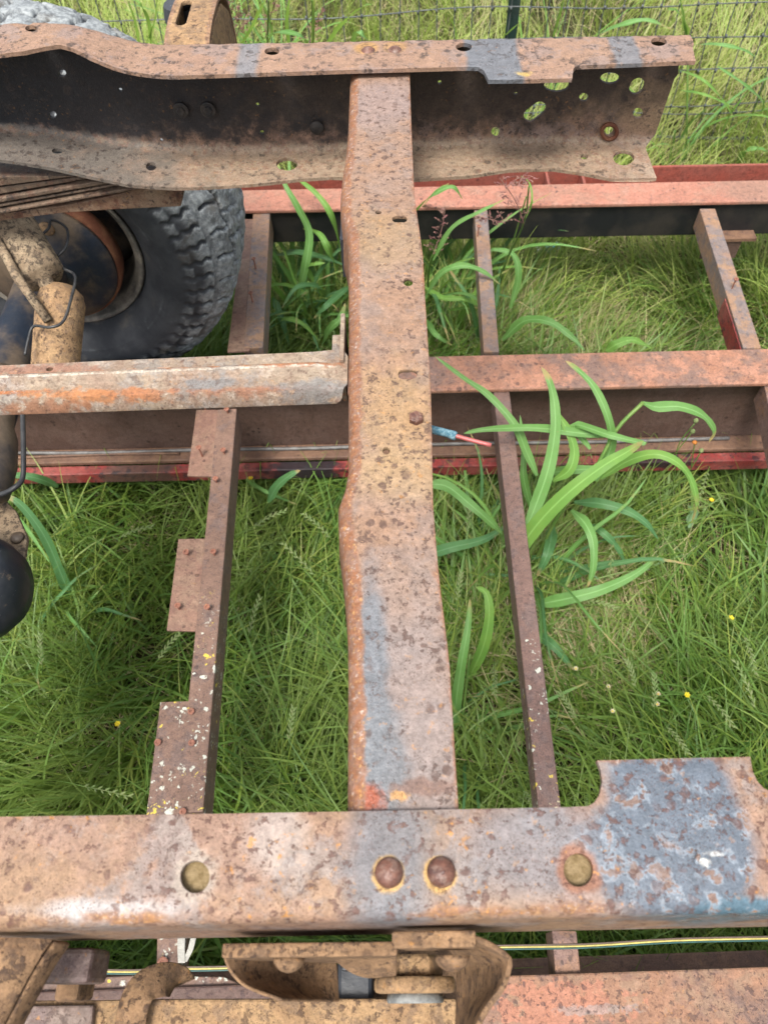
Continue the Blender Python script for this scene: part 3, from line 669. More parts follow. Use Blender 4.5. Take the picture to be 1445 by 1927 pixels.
# plate of the spring hanger bolted to the web
xl_, xm_, xr_ = xat(420, 1775, 1.29), xat(742, 1775, 1.29), xat(892, 1770, 1.29)
hp = fixn(mesh('spring_hanger', *prism([(xl_, 1.292), (xm_+.002, 1.294), (xm_, 1.21), (xm_-.04, 1.15), (xm_-.09, 1.14), (xl_+.06, 1.17), (xl_, 1.22)], 'y', yo_-.009, yo_), M_hang, truck)); mods(hp, None, .0015)
hp2 = fixn(mesh('hanger_plate', *prism([(xm_-.002, 1.302), (xr_, 1.306), (xr_+.002, 1.268), (xm_+.01, 1.264)], 'y', yb[1]-.0165, yb[1]-.006), M_hang, hp)); mods(hp2, None, .0015)
for u, z, r in ((545, 1.272, .0115), (850, 1.284, .0125)):
    dome('rivet', (xat(u, 1785, z), yo_-.009, z), r, r*.8, M_hang, hp, (0, -1, 0))
# curved cheeks sweeping outward and down
def cheek(name, path_px, z0, z1, mat, parent, th=.006, n=18):
    c = catmull([P(u, v, z=z) for u, v, z in path_px], n); rows = []
    for k in np.linspace(0, 1, 6):
        rows.append([(p[0]+(p[0]*.0)*k, p[1], p[2]-(z1)*k) for p in c])
    return sheet3(name, rows, mat, parent, th)
def ruled(name, A_, B_, mat, parent, th=.006, n=18, sag=0, m_=9):
    a = catmull([P(u, v, z=z) for u, v, z in A_], n); b = catmull([P(u, v, z=z) for u, v, z in B_], n)
    rows = [a+(b-a)*k+np.array([0, 0, -sag*math.sin(math.pi*k)]) for k in np.linspace(0, 1, m_)]
    return sheet3(name, rows, mat, parent, th)
ruled('hanger_cheek', [(421, 1786, 1.27), (424, 1808, 1.265), (436, 1832, 1.26), (466, 1858, 1.255), (530, 1882, 1.25)], [(622, 1786, 1.15), (632, 1812, 1.14), (635, 1838, 1.13), (636, 1862, 1.13), (637, 1886, 1.13)], M_hang, hp, .0025, sag=.010)
ruled('hanger_cheek', [(612, 1784, 1.26), (640, 1784, 1.26), (690, 1783, 1.26), (748, 1781, 1.26)], [(622, 1792, 1.24), (652, 1822, 1.225), (690, 1838, 1.22), (746, 1834, 1.22)], M_hang, hp, .003)
ruled('hanger_cheek', [(884, 1762, 1.30), (920, 1776, 1.295), (958, 1803, 1.29), (956, 1832, 1.285), (944, 1862, 1.28), (915, 1900, 1.275), (895, 1945, 1.27), (890, 2000, 1.27)], [(840, 1776, 1.16), (858, 1800, 1.15), (862, 1822, 1.14), (862, 1850, 1.14), (862, 1880, 1.13), (861, 1910, 1.12), (861, 1940, 1.12), (861, 2000, 1.12)], M_hang, hp, .004, sag=.006)
# pivot bolt, its washer and the rubber bush
pz = 1.125; bp = P(780, 1838, z=pz)
mods(hexbolt('bolt', bp, .0255, .0165, M_tan, hp, (0, 1, 0)), None, .0018)
fixn(mesh('washer', *lathe_geo([(-.0125, .031), (-.0115, .0345), (-.009, .0358), (-.003, .0358), (0, .034), (.0003, .025)], 40, bp, (0, 1, 0)), M_tan, hp, True))
pl = [P(*q, z=1.06) for q in ((690, 1788), (872, 1782), (872, 1895), (690, 1895))][::-1]
fixn(mods(mesh('hanger_floor', *slab(pl, .006), M_hang, hp), None, .001))
fixn(mesh('bushing', *lathe_geo([(-.0195, .024), (-.0175, .025), (-.0125, .024)], 28, bp, (0, 1, 0)), simple('grey_rubber', (.16, .17, .17), (.30, .31, .30), 60, .8, .5), hp, True))
# rear spring eye plate at the very bottom
zz = 1.10
pl = [P(*q, z=zz) for q in ((-60, 1884), (200, 1882), (300, 1880), (640, 1879), (858, 1879), (862, 1930), (860, 2010), (-60, 2010))][::-1]
spe = fixn(mods(mesh('spring_leaf', *slab(pl, .012), M_tan, truck), None, .0025))
pl = [P(*q, z=zz+.008) for q in ((50, 1893), (176, 1891), (172, 1940), (165, 2000), (30, 2000))][::-1]
fixn(mods(mesh('spring_clip', *slab(pl, .009), M_purple, spe), None, .002))
# black boxes added in the gap, standing in for the shade inside the hanger
mods(mesh('gap_shade_block', *box_geo(P(632, 1850, z=1.10)[0], P(700, 1850, z=1.10)[0], -.012, .036, 1.03, 1.085), M_black, truck), None, .004)
mods(mesh('gap_shade_tab', *box_geo(P(640, 1850, z=1.12)[0], P(705, 1850, z=1.12)[0], .016, .024, 1.08, 1.118), M_black, truck), None, .002)
# strap hooking over the spring
c = catmull([P(*q) for q in ((340, 1850, 1.07), (330, 1845, 1.085), (305, 1843, 1.105), (272, 1856, 1.115), (254, 1884, 1.118), (244, 1930, 1.115), (238, 2000, 1.11))], 22)
rows = []
for k in np.linspace(-1, 1, 7):
    T = np.gradient(c, axis=0); sd_ = np.cross(T, [0, 0, 1.]); sd_ /= np.linalg.norm(sd_, axis=1)[:, None]
    rows.append(c+sd_*k*.0135+np.array([0, 0, 1])*(-.003*k*k))
o = sheet3('spring_strap', rows, M_hang, truck, .004)
# left bump-stop bracket, twin of the far one
xa2, xb2 = P(-60, 1775, z=1.31)[0], P(92, 1776, z=1.31)[0]
def brx(y): return (0 if y > .02 else -(.02-y)*.5)
rows = []
yc = catmull([(0, ya[1]-.004, 1.315), (0, ya[1]-.02, 1.318), (0, ya[1]-.05, 1.312), (0, ya[1]-.09, 1.30), (0, ya[1]-.15, 1.26)], 20)
for k in np.linspace(0, 1, 8):
    rows.append([(xa2+(xb2-xa2)*k-max(0, (ya[1]-.004-p[1])*.48*k)+.000, p[1], p[2]-.008*max(0, (k-.8)*5)**2) for p in yc])
bb = sheet3('bump_stop_bracket', rows, M_hang, truck, .006)
rows2 = [[(rows[-1][i][0]+.001+.003*(1-math.exp(-k*3)), yc[i][1]-.001, rows[-1][i][2]-.002-.020*k) for i in range(len(yc))] for k in np.linspace(0, 1, 6)]
sheet3('bracket_flange', rows2, M_hang, bb, .005)
xq = [P(u, 1790, z=1.22)[0] for u in (96, 188)]
mods(mesh('rail_bracket', *box_geo(xq[0], xq[1], ya[1]-.030, ya[1]-.006, 1.19, 1.235), M_purple, truck), None, .004)
xq = [P(u, 1815, z=1.16)[0] for u in (112, 158)]
mods(mesh('rail_bracket', *box_geo(xq[0], xq[1], ya[1]-.042, ya[1]-.026, 1.12, 1.16), M_hang, truck), None, .004)
# ------------------------------------------------------------------ trailer
ZD = .525
trailer = thing('flatbed_trailer', 'rusty red flatbed trailer with its deck gone, bare beams and crossmembers over the grass', 'trailer', (.2, 1.0, 0))
M_salmon = rust('faded_salmon_paint', (.52, .235, .165), (.47, .21, .145), (.44, .26, .185), spot=(.10, .06, .06), spots=.35, sscale=70, orange=.1, lf=5, pale=.12,
    regions=(dict(c=P(1420, 355, z=ZD), r=(.10, .1, .05), col=(.38, .22, .16), soft=.4, warp=1.6, f=.8),))
M_midtop = rust('flaking_orange_primer', (.42, .205, .13), (.27, .17, .135), (.52, .26, .17), spot=(.12, .07, .06), spots=.5, sscale=55, orange=.35, oscale=90, lf=8, cf=.8)
M_brown = rust('brown_rusted_web', (.135, .08, .062), (.16, .10, .08), (.11, .06, .045), spot=(.04, .025, .02), spots=.3, lf=6, orange=.1, fine=(.65, 1.25))
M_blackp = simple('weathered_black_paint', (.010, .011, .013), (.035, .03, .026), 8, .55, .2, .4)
M_red = rust('red_paint', (.30, .045, .042), (.36, .10, .085), (.16, .07, .055), spot=(.03, .03, .035), spots=1, sscale=38, orange=.1, lf=9, rough=.55, regions=(dict(c=(-.25, 1.25, .22), r=(.10, .2, .1), col=(.02, .02, .025), soft=.3, warp=2, n=30, f=.95), dict(c=(-.72, 1.25, .22), r=(.10, .2, .1), col=(.12, .07, .055), soft=.3, warp=2, n=20, f=.9), dict(c=(.42, 1.25, .22), r=(.09, .2, .1), col=(.17, .08, .06), soft=.4, warp=2, n=25, f=.8), dict(c=(.72, 1.25, .24), r=(.10, .2, .02), col=(.02, .02, .025), soft=.3, warp=2.4, n=45, f=.9)))
M_redin = rust('faded_red_paint', (.38, .10, .07), (.34, .11, .08), (.30, .10, .075), spot=(.16, .05, .04), spots=.4, lf=7, orange=.1)
M_tube = rust('rusted_brown_flange', (.26, .15, .095), (.20, .115, .08), (.15, .09, .07), spots=.3, lf=7, orange=.2)
M_chan = rust('rusted_crossbar', (.29, .175, .135), (.26, .165, .14), (.36, .20, .12), spot=(.09, .06, .055), spots=.5, sscale=75, orange=.35, lf=9, cf=.7)
M_chan_up = rust('rusted_crossbar_blue', (.36, .22, .15), (.25, .20, .185), (.40, .24, .14), spot=(.12, .12, .14), spots=.5, sscale=60, orange=.4, lf=8, cf=.8)
def lichen_mat(name, base, yc):
    m = rust(name, base, tuple(c*.85 for c in base), (.20, .15, .14), spot=(.09, .06, .06), spots=.4, sscale=75, orange=.1, lf=9)
    M = MT.__new__(MT); M.m = m; M.t = m.node_tree
    b = [n for n in M.t.nodes if n.type == 'BSDF_PRINCIPLED'][0]; old = b.inputs['Base Color'].links[0].from_socket
    wp = M.warp(55, .03, 5)
    zone = M.ss(M.sep(M.pos())[1], yc+.12, yc-.16)
    d, c = M.vor(58, wp); r = M.sep(c)
    rad = M.math('MULTIPLY', M.lin(r[0], .12, 1, 0, .40), zone)
    k = M.ss(d, M.math('ADD', rad, .03), M.math('SUBTRACT', rad, .07))
    k = M.math('MULTIPLY', k, M.ss(M.noise(150, 4, .7), .36, .5))
    d2, c2 = M.vor(110, wp); k2 = M.math('MULTIPLY', M.ss(d2, .32, .2), M.math('MULTIPLY', zone, M.ss(M.noise(20, 3), .5, .6)))
    k = M.math('MAXIMUM', k, k2)
    lc = M.mix(M.ss(r[1], .76, .8), (.46, .47, .40), (.52, .40, .06))
    M.set(b.inputs['Base Color'], M.mix(k, old, lc)); return m
M_lich1 = lichen_mat('lichened_crossbar', (.285, .175, .13), .66)
M_lich2 = lichen_mat('lichened_crossbar_right', (.27, .165, .135), .62)
def ln(p, q):
    """y as function of x along a sighted straight edge"""
    return lambda x: p[1]+(q[1]-p[1])*(x-p[0])/(q[0]-p[0])
def beam(name, prof, edge, mat, parent, x0=-2.6, x1=2.6, bev=.003):
    """profile of (dy, z) carried along a slightly skewed straight edge"""
    n = len(prof); vs = [(x, edge(x)+p[0], p[1]) for x in (x0, x1) for p in prof]
    fs = [tuple(range(n)), tuple(range(n, 2*n))[::-1]]+[(i, n+i, n+(i+1) % n, (i+1) % n) for i in range(n)]
    return mods(fixn(mesh(name, vs, fs, mat, parent)), None, bev)
# far side beam: flat salmon top, black web below, outer rub rail with spacers
eF = ln(P(480, 396, z=ZD), P(1445, 378, z=ZD)); wF = .105
beam('side_beam', [(0, ZD), (0, ZD-.012), (wF, ZD-.012), (wF, ZD)], eF, M_salmon, trailer)
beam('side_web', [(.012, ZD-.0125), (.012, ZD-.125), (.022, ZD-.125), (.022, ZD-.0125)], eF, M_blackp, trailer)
rub = beam('rub_rail', [(wF+.070, ZD+.006), (wF+.070, ZD-.09), (wF+.079, ZD-.09), (wF+.079, ZD+.006)], eF, M_redin, trailer, bev=.002)
beam('rail_ledge', [(wF+.0, ZD-.05), (wF+.0, ZD-.058), (wF+.0695, ZD-.058), (wF+.0695, ZD-.05)], eF, M_redin, trailer)
for u in (660, 1030, 1097):
    x = P(u, 333, z=ZD)[0]; mesh('rail_spacer', *box_geo(x-.004, x+.004, eF(x)+wF+.001, eF(x)+wF+.069, ZD-.05, ZD-.002), M_redin, rub)
# short step bracket under the side beam at the right
q = P(1380, 428, z=.42); mesh('step_plate', *box_geo(q[0]-.10, q[0]+.06, q[1]-.05, q[1]+.03, .405, .415), M_tube, trailer)
mesh('step_plate', *box_geo(q[0]-.09, q[0]+.02, q[1]-.045, q[1]-.035, .34, .402), M_brown, trailer)
tube('red_wire', [P(1376, 440, z=.38), P(1371, 455, z=.3), P(1368, 475, z=.2)], .003, M_red, trailer, 6)
# middle main beam (I section)
eM = ln(P(820, 735, z=ZD), P(1445, 721, z=ZD)); wM = .118
beam('main_beam', [(0, ZD), (0, ZD-.012), (wM, ZD-.012), (wM, ZD)], eM, M_midtop, trailer)
beam('beam_web', [(.045, ZD-.0125), (.045, .262), (.055, .262), (.055, ZD-.0125)], eM, M_brown, trailer)
beam('beam_flange', [(0, .262), (0, .248), (wM, .248), (wM, .262)], eM, M_tube, trailer)
lowf = beam('lower_flange', [(-.030, .247), (-.030, .205), (.0, .205), (.0, .247)], eM, M_red, trailer)
M_pipe = simple('grey_conduit', (.20, .195, .19), (.11, .10, .095), 30, .5, .3, .5)
g = [eM(-2.2)+.03]
tube('conduit', [(x, eM(x)+.030+.003*math.sin(x*9), .270+.004*math.sin(x*5+1)) for x in np.linspace(-2.2, -.05, 30)]+[(x, eM(x)+.030+.002*math.sin(x*8), .270) for x in np.linspace(.0, .93, 16)], .0052, M_pipe, trailer, 8)
tube('brown_hose', [(x, eM(x)+.018+.006*math.sin(x*6), .267) for x in np.linspace(-2.2, -.6, 24)], .004, M_tube, trailer, 8)
# near main beam
eN = ln(P(945, 1836, z=ZD), P(1445, 1819, z=ZD))
beam('main_beam', [(0, ZD), (0, ZD-.012), (-wM, ZD-.012), (-wM, ZD)], eN, rust('flaking_orange_primer_near', (.34, .18, .11), (.20, .125, .10), (.32, .20, .13), spot=(.07, .04, .04), spots=.55, sscale=75, orange=.35, lf=9, cf=.8,
    regions=(dict(c=P(1040, 1890, z=ZD), r=(.10, .028, .1), col=(.46, .20, .125), soft=.12, warp=3.6, n=42, f=.85), dict(c=P(1120, 1900, z=ZD), r=(.06, .006, .1), col=(.32, .31, .30), soft=.25, warp=3.6, n=80, f=.5), dict(c=P(150, 1860, z=ZD), r=(.38, .1, .1), col=(.14, .085, .07), soft=.1, warp=.2))), trailer)
beam('beam_web', [(-.045, ZD-.0125), (-.045, .262), (-.055, .262), (-.055, ZD-.0125)], eN, M_brown, trailer)
beam('beam_flange', [(.03, .262), (.03, .248), (-wM, .248), (-wM, .262)], eN, M_tube, trailer)
# ledge with lichen left below the near rail
ledge = [P(*q, z=ZD-.01) for q in ((50, 1845), (250, 1836), (420, 1838), (500, 1872), (500, 1905), (50, 1905))][::-1]
fixn(mods(mesh('ledge_plate', *slab(ledge, .01), M_lich1, trailer), None, .002))

def cross(name, a, b, w, h, zt_, mat, label=None, mat2=None, face=1):
    """crossbar: a, b = points on the left top edge; w wide, h deep"""
    a = np.array(a); b = np.array(b); d = (b-a)[:2]; d /= np.linalg.norm(d); r = np.array([d[1], -d[0]])
    top = [(*(a[:2]), zt_), (*(b[:2]), zt_), (*(b[:2]+r*w), zt_), (*(a[:2]+r*w), zt_)]
    o = fixn(mods(mesh(name, *slab(top[::-1], h), mat, trailer), None, .0025))
    if label: o['label'] = label
    return o
ZX = ZD-.013
c1 = cross('crossbar', P(333, 1530, z=ZX), P(410, 770, z=ZX), .047, .078, ZX, M_lich1, 'left crossbar with plate stubs, lichen at its near end')
c1u = cross('crossbar', P(458, 655, z=ZX), P(477, 392, z=ZX), .052, .078, ZX, M_chan_up)
c1n = cross('crossbar', P(294, 1845, z=ZX), P(296, 1750, z=ZX), .036, .07, ZX, M_lich1)
c2 = cross('crossbar', P(1018, 1570, z=ZX), P(928, 737, z=ZX), .040, .066, ZX, M_lich2, 'right crossbar, narrow, lichen flecked at its near end')
c2b = cross('crossbar', P(1046, 1850, z=ZX), P(1038, 1750, z=ZX), .040, .066, ZX, M_chan)
c2u = cross('crossbar', P(910, 662, z=ZX), P(892, 395, z=ZX), .040, .066, ZX, M_chan_up)
c3 = cross('crossbar', P(1398, 655, z=ZX), P(1316, 392, z=ZX), .046, .066, ZX, M_chan_up)
c3b = cross('crossbar', P(1475, 900, z=ZX), P(1436, 718, z=ZX), .046, .066, ZX, M_chan)
# dark red paint left on the flank of the right far crossbar
q0, q1 = P(1396, 655, z=ZX), P(1366, 560, z=ZX)
mesh('paint_patch', *slab([(q0[0]-.0032, q0[1], ZX-.004), (q0[0]-.0008, q0[1], ZX-.004), (q1[0]-.0008, q1[1], ZX-.004), (q1[0]-.0032, q1[1], ZX-.004)], .06), M_red, c3)
# stubs of deck plate left on the crossbar
plates = [((370, 771), (411, 771), (405, 897), (353, 895)), ((336, 1014), (384, 1013), (367, 1188), (314, 1186)), ((302, 1321), (349, 1319), (336, 1540), (275, 1540)), ((459, 412), (477, 412), (460, 660), (428, 662))]
M_plate = rust('rusted_deck_plate', (.31, .18, .13), (.34, .22, .155), (.23, .12, .095), spot=(.11, .06, .05), spots=.4, sscale=80, orange=.3, lf=10)
for i, pp in enumerate(plates):
    top = [P(u+(10 if 0 < j < 3 else 0), v, z=ZX-.0015) for j, (u, v) in enumerate(pp)]
    fixn(mods(mesh('deck_plate_stub', *slab(top[::-1], .006), M_lich1 if i == 2 else M_plate, trailer), None, .001))
# self-drilling deck screws, some standing proud
def screw_mesh(L):
    g = join(lathe_geo([(L-.0005, .0022), (L, .0066), (L+.0022, .0066), (L+.0028, .0052), (L+.0026, .003), (L+.0008, .0026), (L+.0006, .0003)], 12, (0, 0, 0), (0, 0, 1)), lathe_geo([(0, .0021), (L, .0021)], 8, (0, 0, 0), (0, 0, 1)))
    me = bpy.data.meshes.new('screw'); me.from_pydata([tuple(map(float, v)) for v in g[0]], [], g[1]); me.materials.append(M_screw); me.update(); return me
M_screw = rust('rusty_screw', (.42, .185, .12), (.36, .15, .10), (.30, .14, .10), spots=.3, sscale=200, lf=60, orange=.4)
sm = {L: screw_mesh(L) for L in (.004, .014, .032)}
scr = [(384, 762, .014, c1), (427, 769, .014, c1), (420, 846, .014, c1), (375, 842, .032, c1), (405, 900, .014, c1), (350, 1037, .014, c1), (401, 1038, .014, c1), (334, 1140, .014, c1), (390, 1141, .014, c1), (360, 1338, .004, c1), (297, 1396, .004, c1), (361, 1397, .004, c1), (345, 1527, .004, c1), (478, 487, .032, c1u), (472, 550, .032, c1u), (900, 426, .032, c2u), (1385, 524, .032, c3)]
for u, v, L_, par in scr:
    o = bpy.data.objects.new('screw', sm[L_]); COL.objects.link(o); o.parent = par; p = P(u, v, z=ZX+L_+.002); o.location = (p[0], p[1], ZX)
    o.rotation_euler = (random.uniform(-.1, .1), random.uniform(-.1, .1), random.uniform(0, 6))
o = bpy.data.objects.new('screw', sm[.004]); COL.objects.link(o); o.parent = c1n; p = P(307, 1812, z=ZX+.004); o.location = (p[0], p[1], ZX-.001); o.scale = (1.35, 1.35, 1.2)

# ------------------------------------------------------------------ cables and small loose things
def plastic(name, c, rough=.45): return simple(name, c, tuple(q*.8 for q in c), 60, rough, .1, .5)
def cable(label, pts, off):
    t = thing('striped_cable', label, 'cable', P(pts[0][0], pts[0][1], z=.56))
    c = catmull([P(u, v, z=.56) for u, v in pts], 60)
    for k, (nm, col) in enumerate((('brown', (.13, .085, .06)), ('yellow', (.60, .50, .14)), ('green', (.02, .09, .08)))):
        tube('strand', c+np.array([0,   .0025*(1-k), 0]), .0014, plastic('strand_'+nm+'_'+str(off), col), t, 8)
cable('thin yellow and green striped ribbon cable, the shorter length left of the tan spring hanger', [(-60, 1838), (75, 1826), (150, 1827), (250, 1829), (330, 1824), (425, 1822), (560, 1815)], 1)
cable('thin yellow and green striped ribbon cable, the longer length right of the tan spring hanger', [(860, 1786), (930, 1783), (1100, 1780), (1250, 1771), (1345, 1768), (1520, 1765)], 2)
z_ = 1.30
bw = thing('cut_wire', 'cut cable stub with frayed blue sleeve and pink core, poking from under the crossmember', 'wire', P(812, 808, z=z_))
m = MT('frayed_blue_sleeve'); M_sleeve = m.finish(m.mix(m.ss(m.noise(300, 4, .8), .4, .6), (.06, .16, .22), (.22, .36, .42)), .9, .2, m.noise(500, 3, .8), 1, .003)
tube('sleeve', [P(780, 798, z=z_), P(812, 808, z=z_), P(840, 815, z=z_), P(858, 821, z=z_)], [.0043]*9+[.0047, .0050, .0044], M_sleeve, bw, 10, 12)
tube('core', [P(850, 818, z=z_), P(885, 828, z=z_), P(924, 838, z=z_)], .0023, plastic('pink_core', (.55, .14, .13)), bw, 8, 8)
zt_ = thing('zip_tie', 'white plastic zip tie hanging below the near rail beside the rusty screw', 'zip tie', P(345, 1790, z=.62))
M_white = plastic('white_nylon', (.62, .61, .55))
c = catmull([P(342, 1758, z=.70), P(341, 1785, z=.66), P(342, 1812, z=.62)], 8)
mesh('strap', [tuple(p+np.array([s*.0052, 0, dz])) for p in c for s, dz in ((-1, 0), (1, 0), (1, -.002), (-1, -.002))], [(i*4+j, i*4+(j+1) % 4, i*4+4+(j+1) % 4, i*4+4+j) for i in range(7) for j in range(4)], M_white, zt_)
c = catmull([P(364, 1765, z=.68), P(358, 1788, z=.65), P(347, 1810, z=.62)], 8)
mesh('strap', [tuple(p+np.array([s*.004, 0, dz])) for p in c for s, dz in ((-1, 0), (1, 0), (1, -.002), (-1, -.002))], [(i*4+j, i*4+(j+1) % 4, i*4+4+(j+1) % 4, i*4+4+j) for i in range(7) for j in range(4)], M_white, zt_)
q = P(1026, 470, z=.06); lt = thing('plastic_scrap', 'crumpled bit of blue plastic bottle lying in the grass beyond the trailer beam', 'litter', q)
vs, fs = lathe_geo([(0, .012), (.01, .016), (.03, .015), (.045, .017), (.06, .012)], 12, q, (1, .3, .1)); vs = [np.array(v)+RNG.normal(0, .0025, 3) for v in vs]
mesh('bottle_piece', vs, fs, plastic('blue_plastic', (.16, .42, .52), .2), lt)
vs, fs = lathe_geo([(0, .014), (.014, .014), (.015, .012)], 14, q+np.array([-.035, -.01, .003]), (1, .6, .3)); mesh('cap', vs, fs, plastic('pale_plastic', (.55, .62, .62), .3), lt)

# ------------------------------------------------------------------ wire fence
YF = 3.0
fence = thing('wire_fence', 'galvanised rectangular wire mesh fence standing in the tall grass behind the trailer', 'fence', (0, YF, 0))
M_wire = simple('dark_galvanised_wire', (.10, .115, .12), (.16, .175, .18), 40, .5, .1, .5, metal=.3)
zs = [.02, .13, .24]+[P(1400, r, y=YF)[2] for r in (250, 190, 128, 66, 6)]+[.80, .91, 1.02]
zs = sorted(zs); xs = np.arange(-2.6, 2.7, .068)
def fy(x, z): return YF+.010*math.sin(x*3.1)+.008*math.sin(x*7+z*9)+.03*(z-.5)
for z in zs: tube('wire', [(x, fy(x, z), z+.006*math.sin(x*5+z*20)) for x in np.linspace(-2.6, 2.6, 60)], .0022, M_wire, fence, 5)
for i, x in enumerate(xs):
    vs, fs = tube_geo([(x+.004*math.sin(z*9+i), fy(x, z)-.0015, z) for z in np.linspace(.0, 1.05, 14)], .0021, 5)
    for z in zs:
        if z > .2: g = tube_geo([(x, fy(x, z)-.005, z-.006), (x, fy(x, z)-.005, z+.006)], .0042, 6); vs, fs = join((vs, fs), g)
    mesh('wire', vs, fs, M_wire, fence, True)
q = P(965, 30, y=YF+.03)
pg = join(prism([(q[0]-.022, YF+.030), (q[0]+.022, YF+.030), (q[0]+.022, YF+.037), (q[0]-.022, YF+.037)], 'z', -.3, 1.4), prism([(q[0]-.004, YF+.0375), (q[0]+.004, YF+.0375), (q[0]+.004, YF+.075), (q[0]-.004, YF+.075)], 'z', -.3, 1.4))
fp = tag(mesh('fence_post', *pg, simple('dark_green_post', (.012, .035, .03), (.03, .05, .045), 20, .5, .2)), 'dark green steel T-post carrying the wire mesh fence', 'fence post')
# ------------------------------------------------------------------ ground and plants
m = MT('soil'); M_soil = m.finish(m.mix(m.ss(m.noise(9, 6, .7), .35, .65), (.030, .036, .013), (.06, .05, .026)), .95, .1, m.noise(60, 5, .7), 1, .02)
g = mesh('ground', [(-150, -150, 0), (150, -150, 0), (150, 200, 0), (-150, 200, 0)], [(0, 1, 2, 3)], M_soil); g['kind'] = 'structure'
def leafmat(name, a, b, trans=.3, rough=.45):
    m = MT(name); nt_ = m.t
    c = m.mix(m.ss(m.noise(14, 3), .35, .65), a, b)
    u = m.attr('across'); t = m.attr('along')
    rib = m.ss(m.math('ABSOLUTE', u), .14, .03)
    c = m.mix(m.math('MULTIPLY', rib, .5), c, tuple(min(1, q*1.7+.08) for q in a))
    st = m.t.nodes.new('ShaderNodeTexWave'); 
    sv = m.math('SINE', m.math('MULTIPLY', u, 38))
    c = m.mix(m.math('MULTIPLY', m.math('MULTIPLY_ADD', sv, .5, .5), .16), c, tuple(q*.55 for q in a))
    c = m.mix(m.math('MULTIPLY', m.ss(m.math('ADD', t, m.math('MULTIPLY_ADD', m.noise(40, 4, .7), .5, -.25)), .8, .98), m.ss(m.noise(7, 2), .42, .55)), c, (.34, .26, .11))
    c = m.mix(m.math('MULTIPLY', m.ss(m.noise(120, 4, .7), .64, .7), .6), c, (.22, .19, .08))
    tc = m.mix(.5, c, (.28, .42, .05))
    return m.finish(c, rough, .45, sv, .35, .0012, trans=(trans, tc))
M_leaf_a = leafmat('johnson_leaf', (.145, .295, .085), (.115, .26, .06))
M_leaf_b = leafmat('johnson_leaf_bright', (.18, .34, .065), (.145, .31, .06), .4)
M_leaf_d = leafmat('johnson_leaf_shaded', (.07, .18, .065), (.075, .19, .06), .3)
M_stem = simple('grass_stem', (.12, .24, .045), (.17, .27, .06), 20, .5, .1, .4)
M_seedp = simple('purple_seed_head', (.34, .15, .15), (.42, .26, .20), 60, .7, .2, .2)
M_seedg = simple('green_seed_head', (.20, .29, .10), (.26, .31, .13), 60, .7, .2, .2)
def leaf_geo(pts, w, n=22, fold=.22, pw=.5):
    c = catmull(pts, n); T = np.gradient(c, axis=0); T /= np.linalg.norm(T, axis=1)[:, None]+1e-9
    s = np.cross(T, np.array([.05, -.35, .93])); s /= np.linalg.norm(s, axis=1)[:, None]+1e-9
    up = np.cross(s, T); t = np.linspace(0, 1, n)
    wd = w*np.minimum(1, (.35+t*4.0))*np.clip((1-t)**pw*1.15, 0, 1); wd = np.minimum(wd, w)
    V = []; ac = []; al = []
    for i in range(n):
        rip = .06*w*math.sin(t[i]*23)
        for u in (-1, -.5, 0, .5, 1):
            V.append(c[i]+s[i]*u*wd[i]/2+up[i]*(abs(u)*fold*wd[i]/2+rip*u)); ac.append(u); al.append(t[i])
    fs = [(i*5+j, i*5+j+1, i*5+6+j, i*5+5+j) for i in range(n-1) for j in range(4)]
    return V, fs, ac, al
def leaf(pts, w, mat, parent, name='leaf', **k):
    V, fs, ac, al = leaf_geo([P(u, v, z=z) for u, v, z in pts], w, **k)
    return mesh(name, V, fs, mat, parent, True, {'across': ac, 'along': al})
def seed_head(base, tip, mat, parent, n=16, spread=.05):
    base = np.array(base); tip = np.array(tip); g = [tube_geo(catmull([base, (base+tip)/2+RNG.normal(0, .006, 3), tip], 8), .0012, 4)]
    for i in range(n):
        f = i/n; p = base+(tip-base)*f; a = RNG.uniform(0, 6.28); L_ = spread*(1-f*.65)*RNG.uniform(.6, 1.1)
        d = (tip-base)/np.linalg.norm(tip-base)*.7+np.array([math.cos(a), math.sin(a)*.6, .15]); d /= np.linalg.norm(d)
        e = p+d*L_+np.array([0, 0, -.006]); g.append(tube_geo([p, (p+e)/2+np.array([0, 0, .003]), e], .0006, 3))
        for k in np.linspace(.35, 1, 5):
            q = p+(e-p)*k+RNG.normal(0, .0018, 3); g.append(lathe_geo([(-.0035, .0003), (0, .0015), (.0045, .0002)], 4, q, d+RNG.normal(0, .3, 3)))
    return mesh('seed_head', *join(*g), mat, parent)
def plant(label, base, leaves=(), stems=(), heads=(), fill=None, group='tall broad-bladed grass plants'):
    b = P(*base[:2], z=0); t = thing('tall_grass_plant', label, 'grass plant', b, group)
    for pts, rad in stems: tube('stem', [P(u, v, z=z) for u, v, z in pts], rad, M_stem, t, 7, 20)
    for L_ in leaves: leaf(L_[0], L_[1], L_[2] if len(L_) > 2 else M_leaf_a, t)
    for a, e, mt in heads: seed_head(P(a[0], a[1], z=a[2]), P(e[0], e[1], z=e[2]), mt, t)
    if fill: tuft(t, b, *fill)
    return t
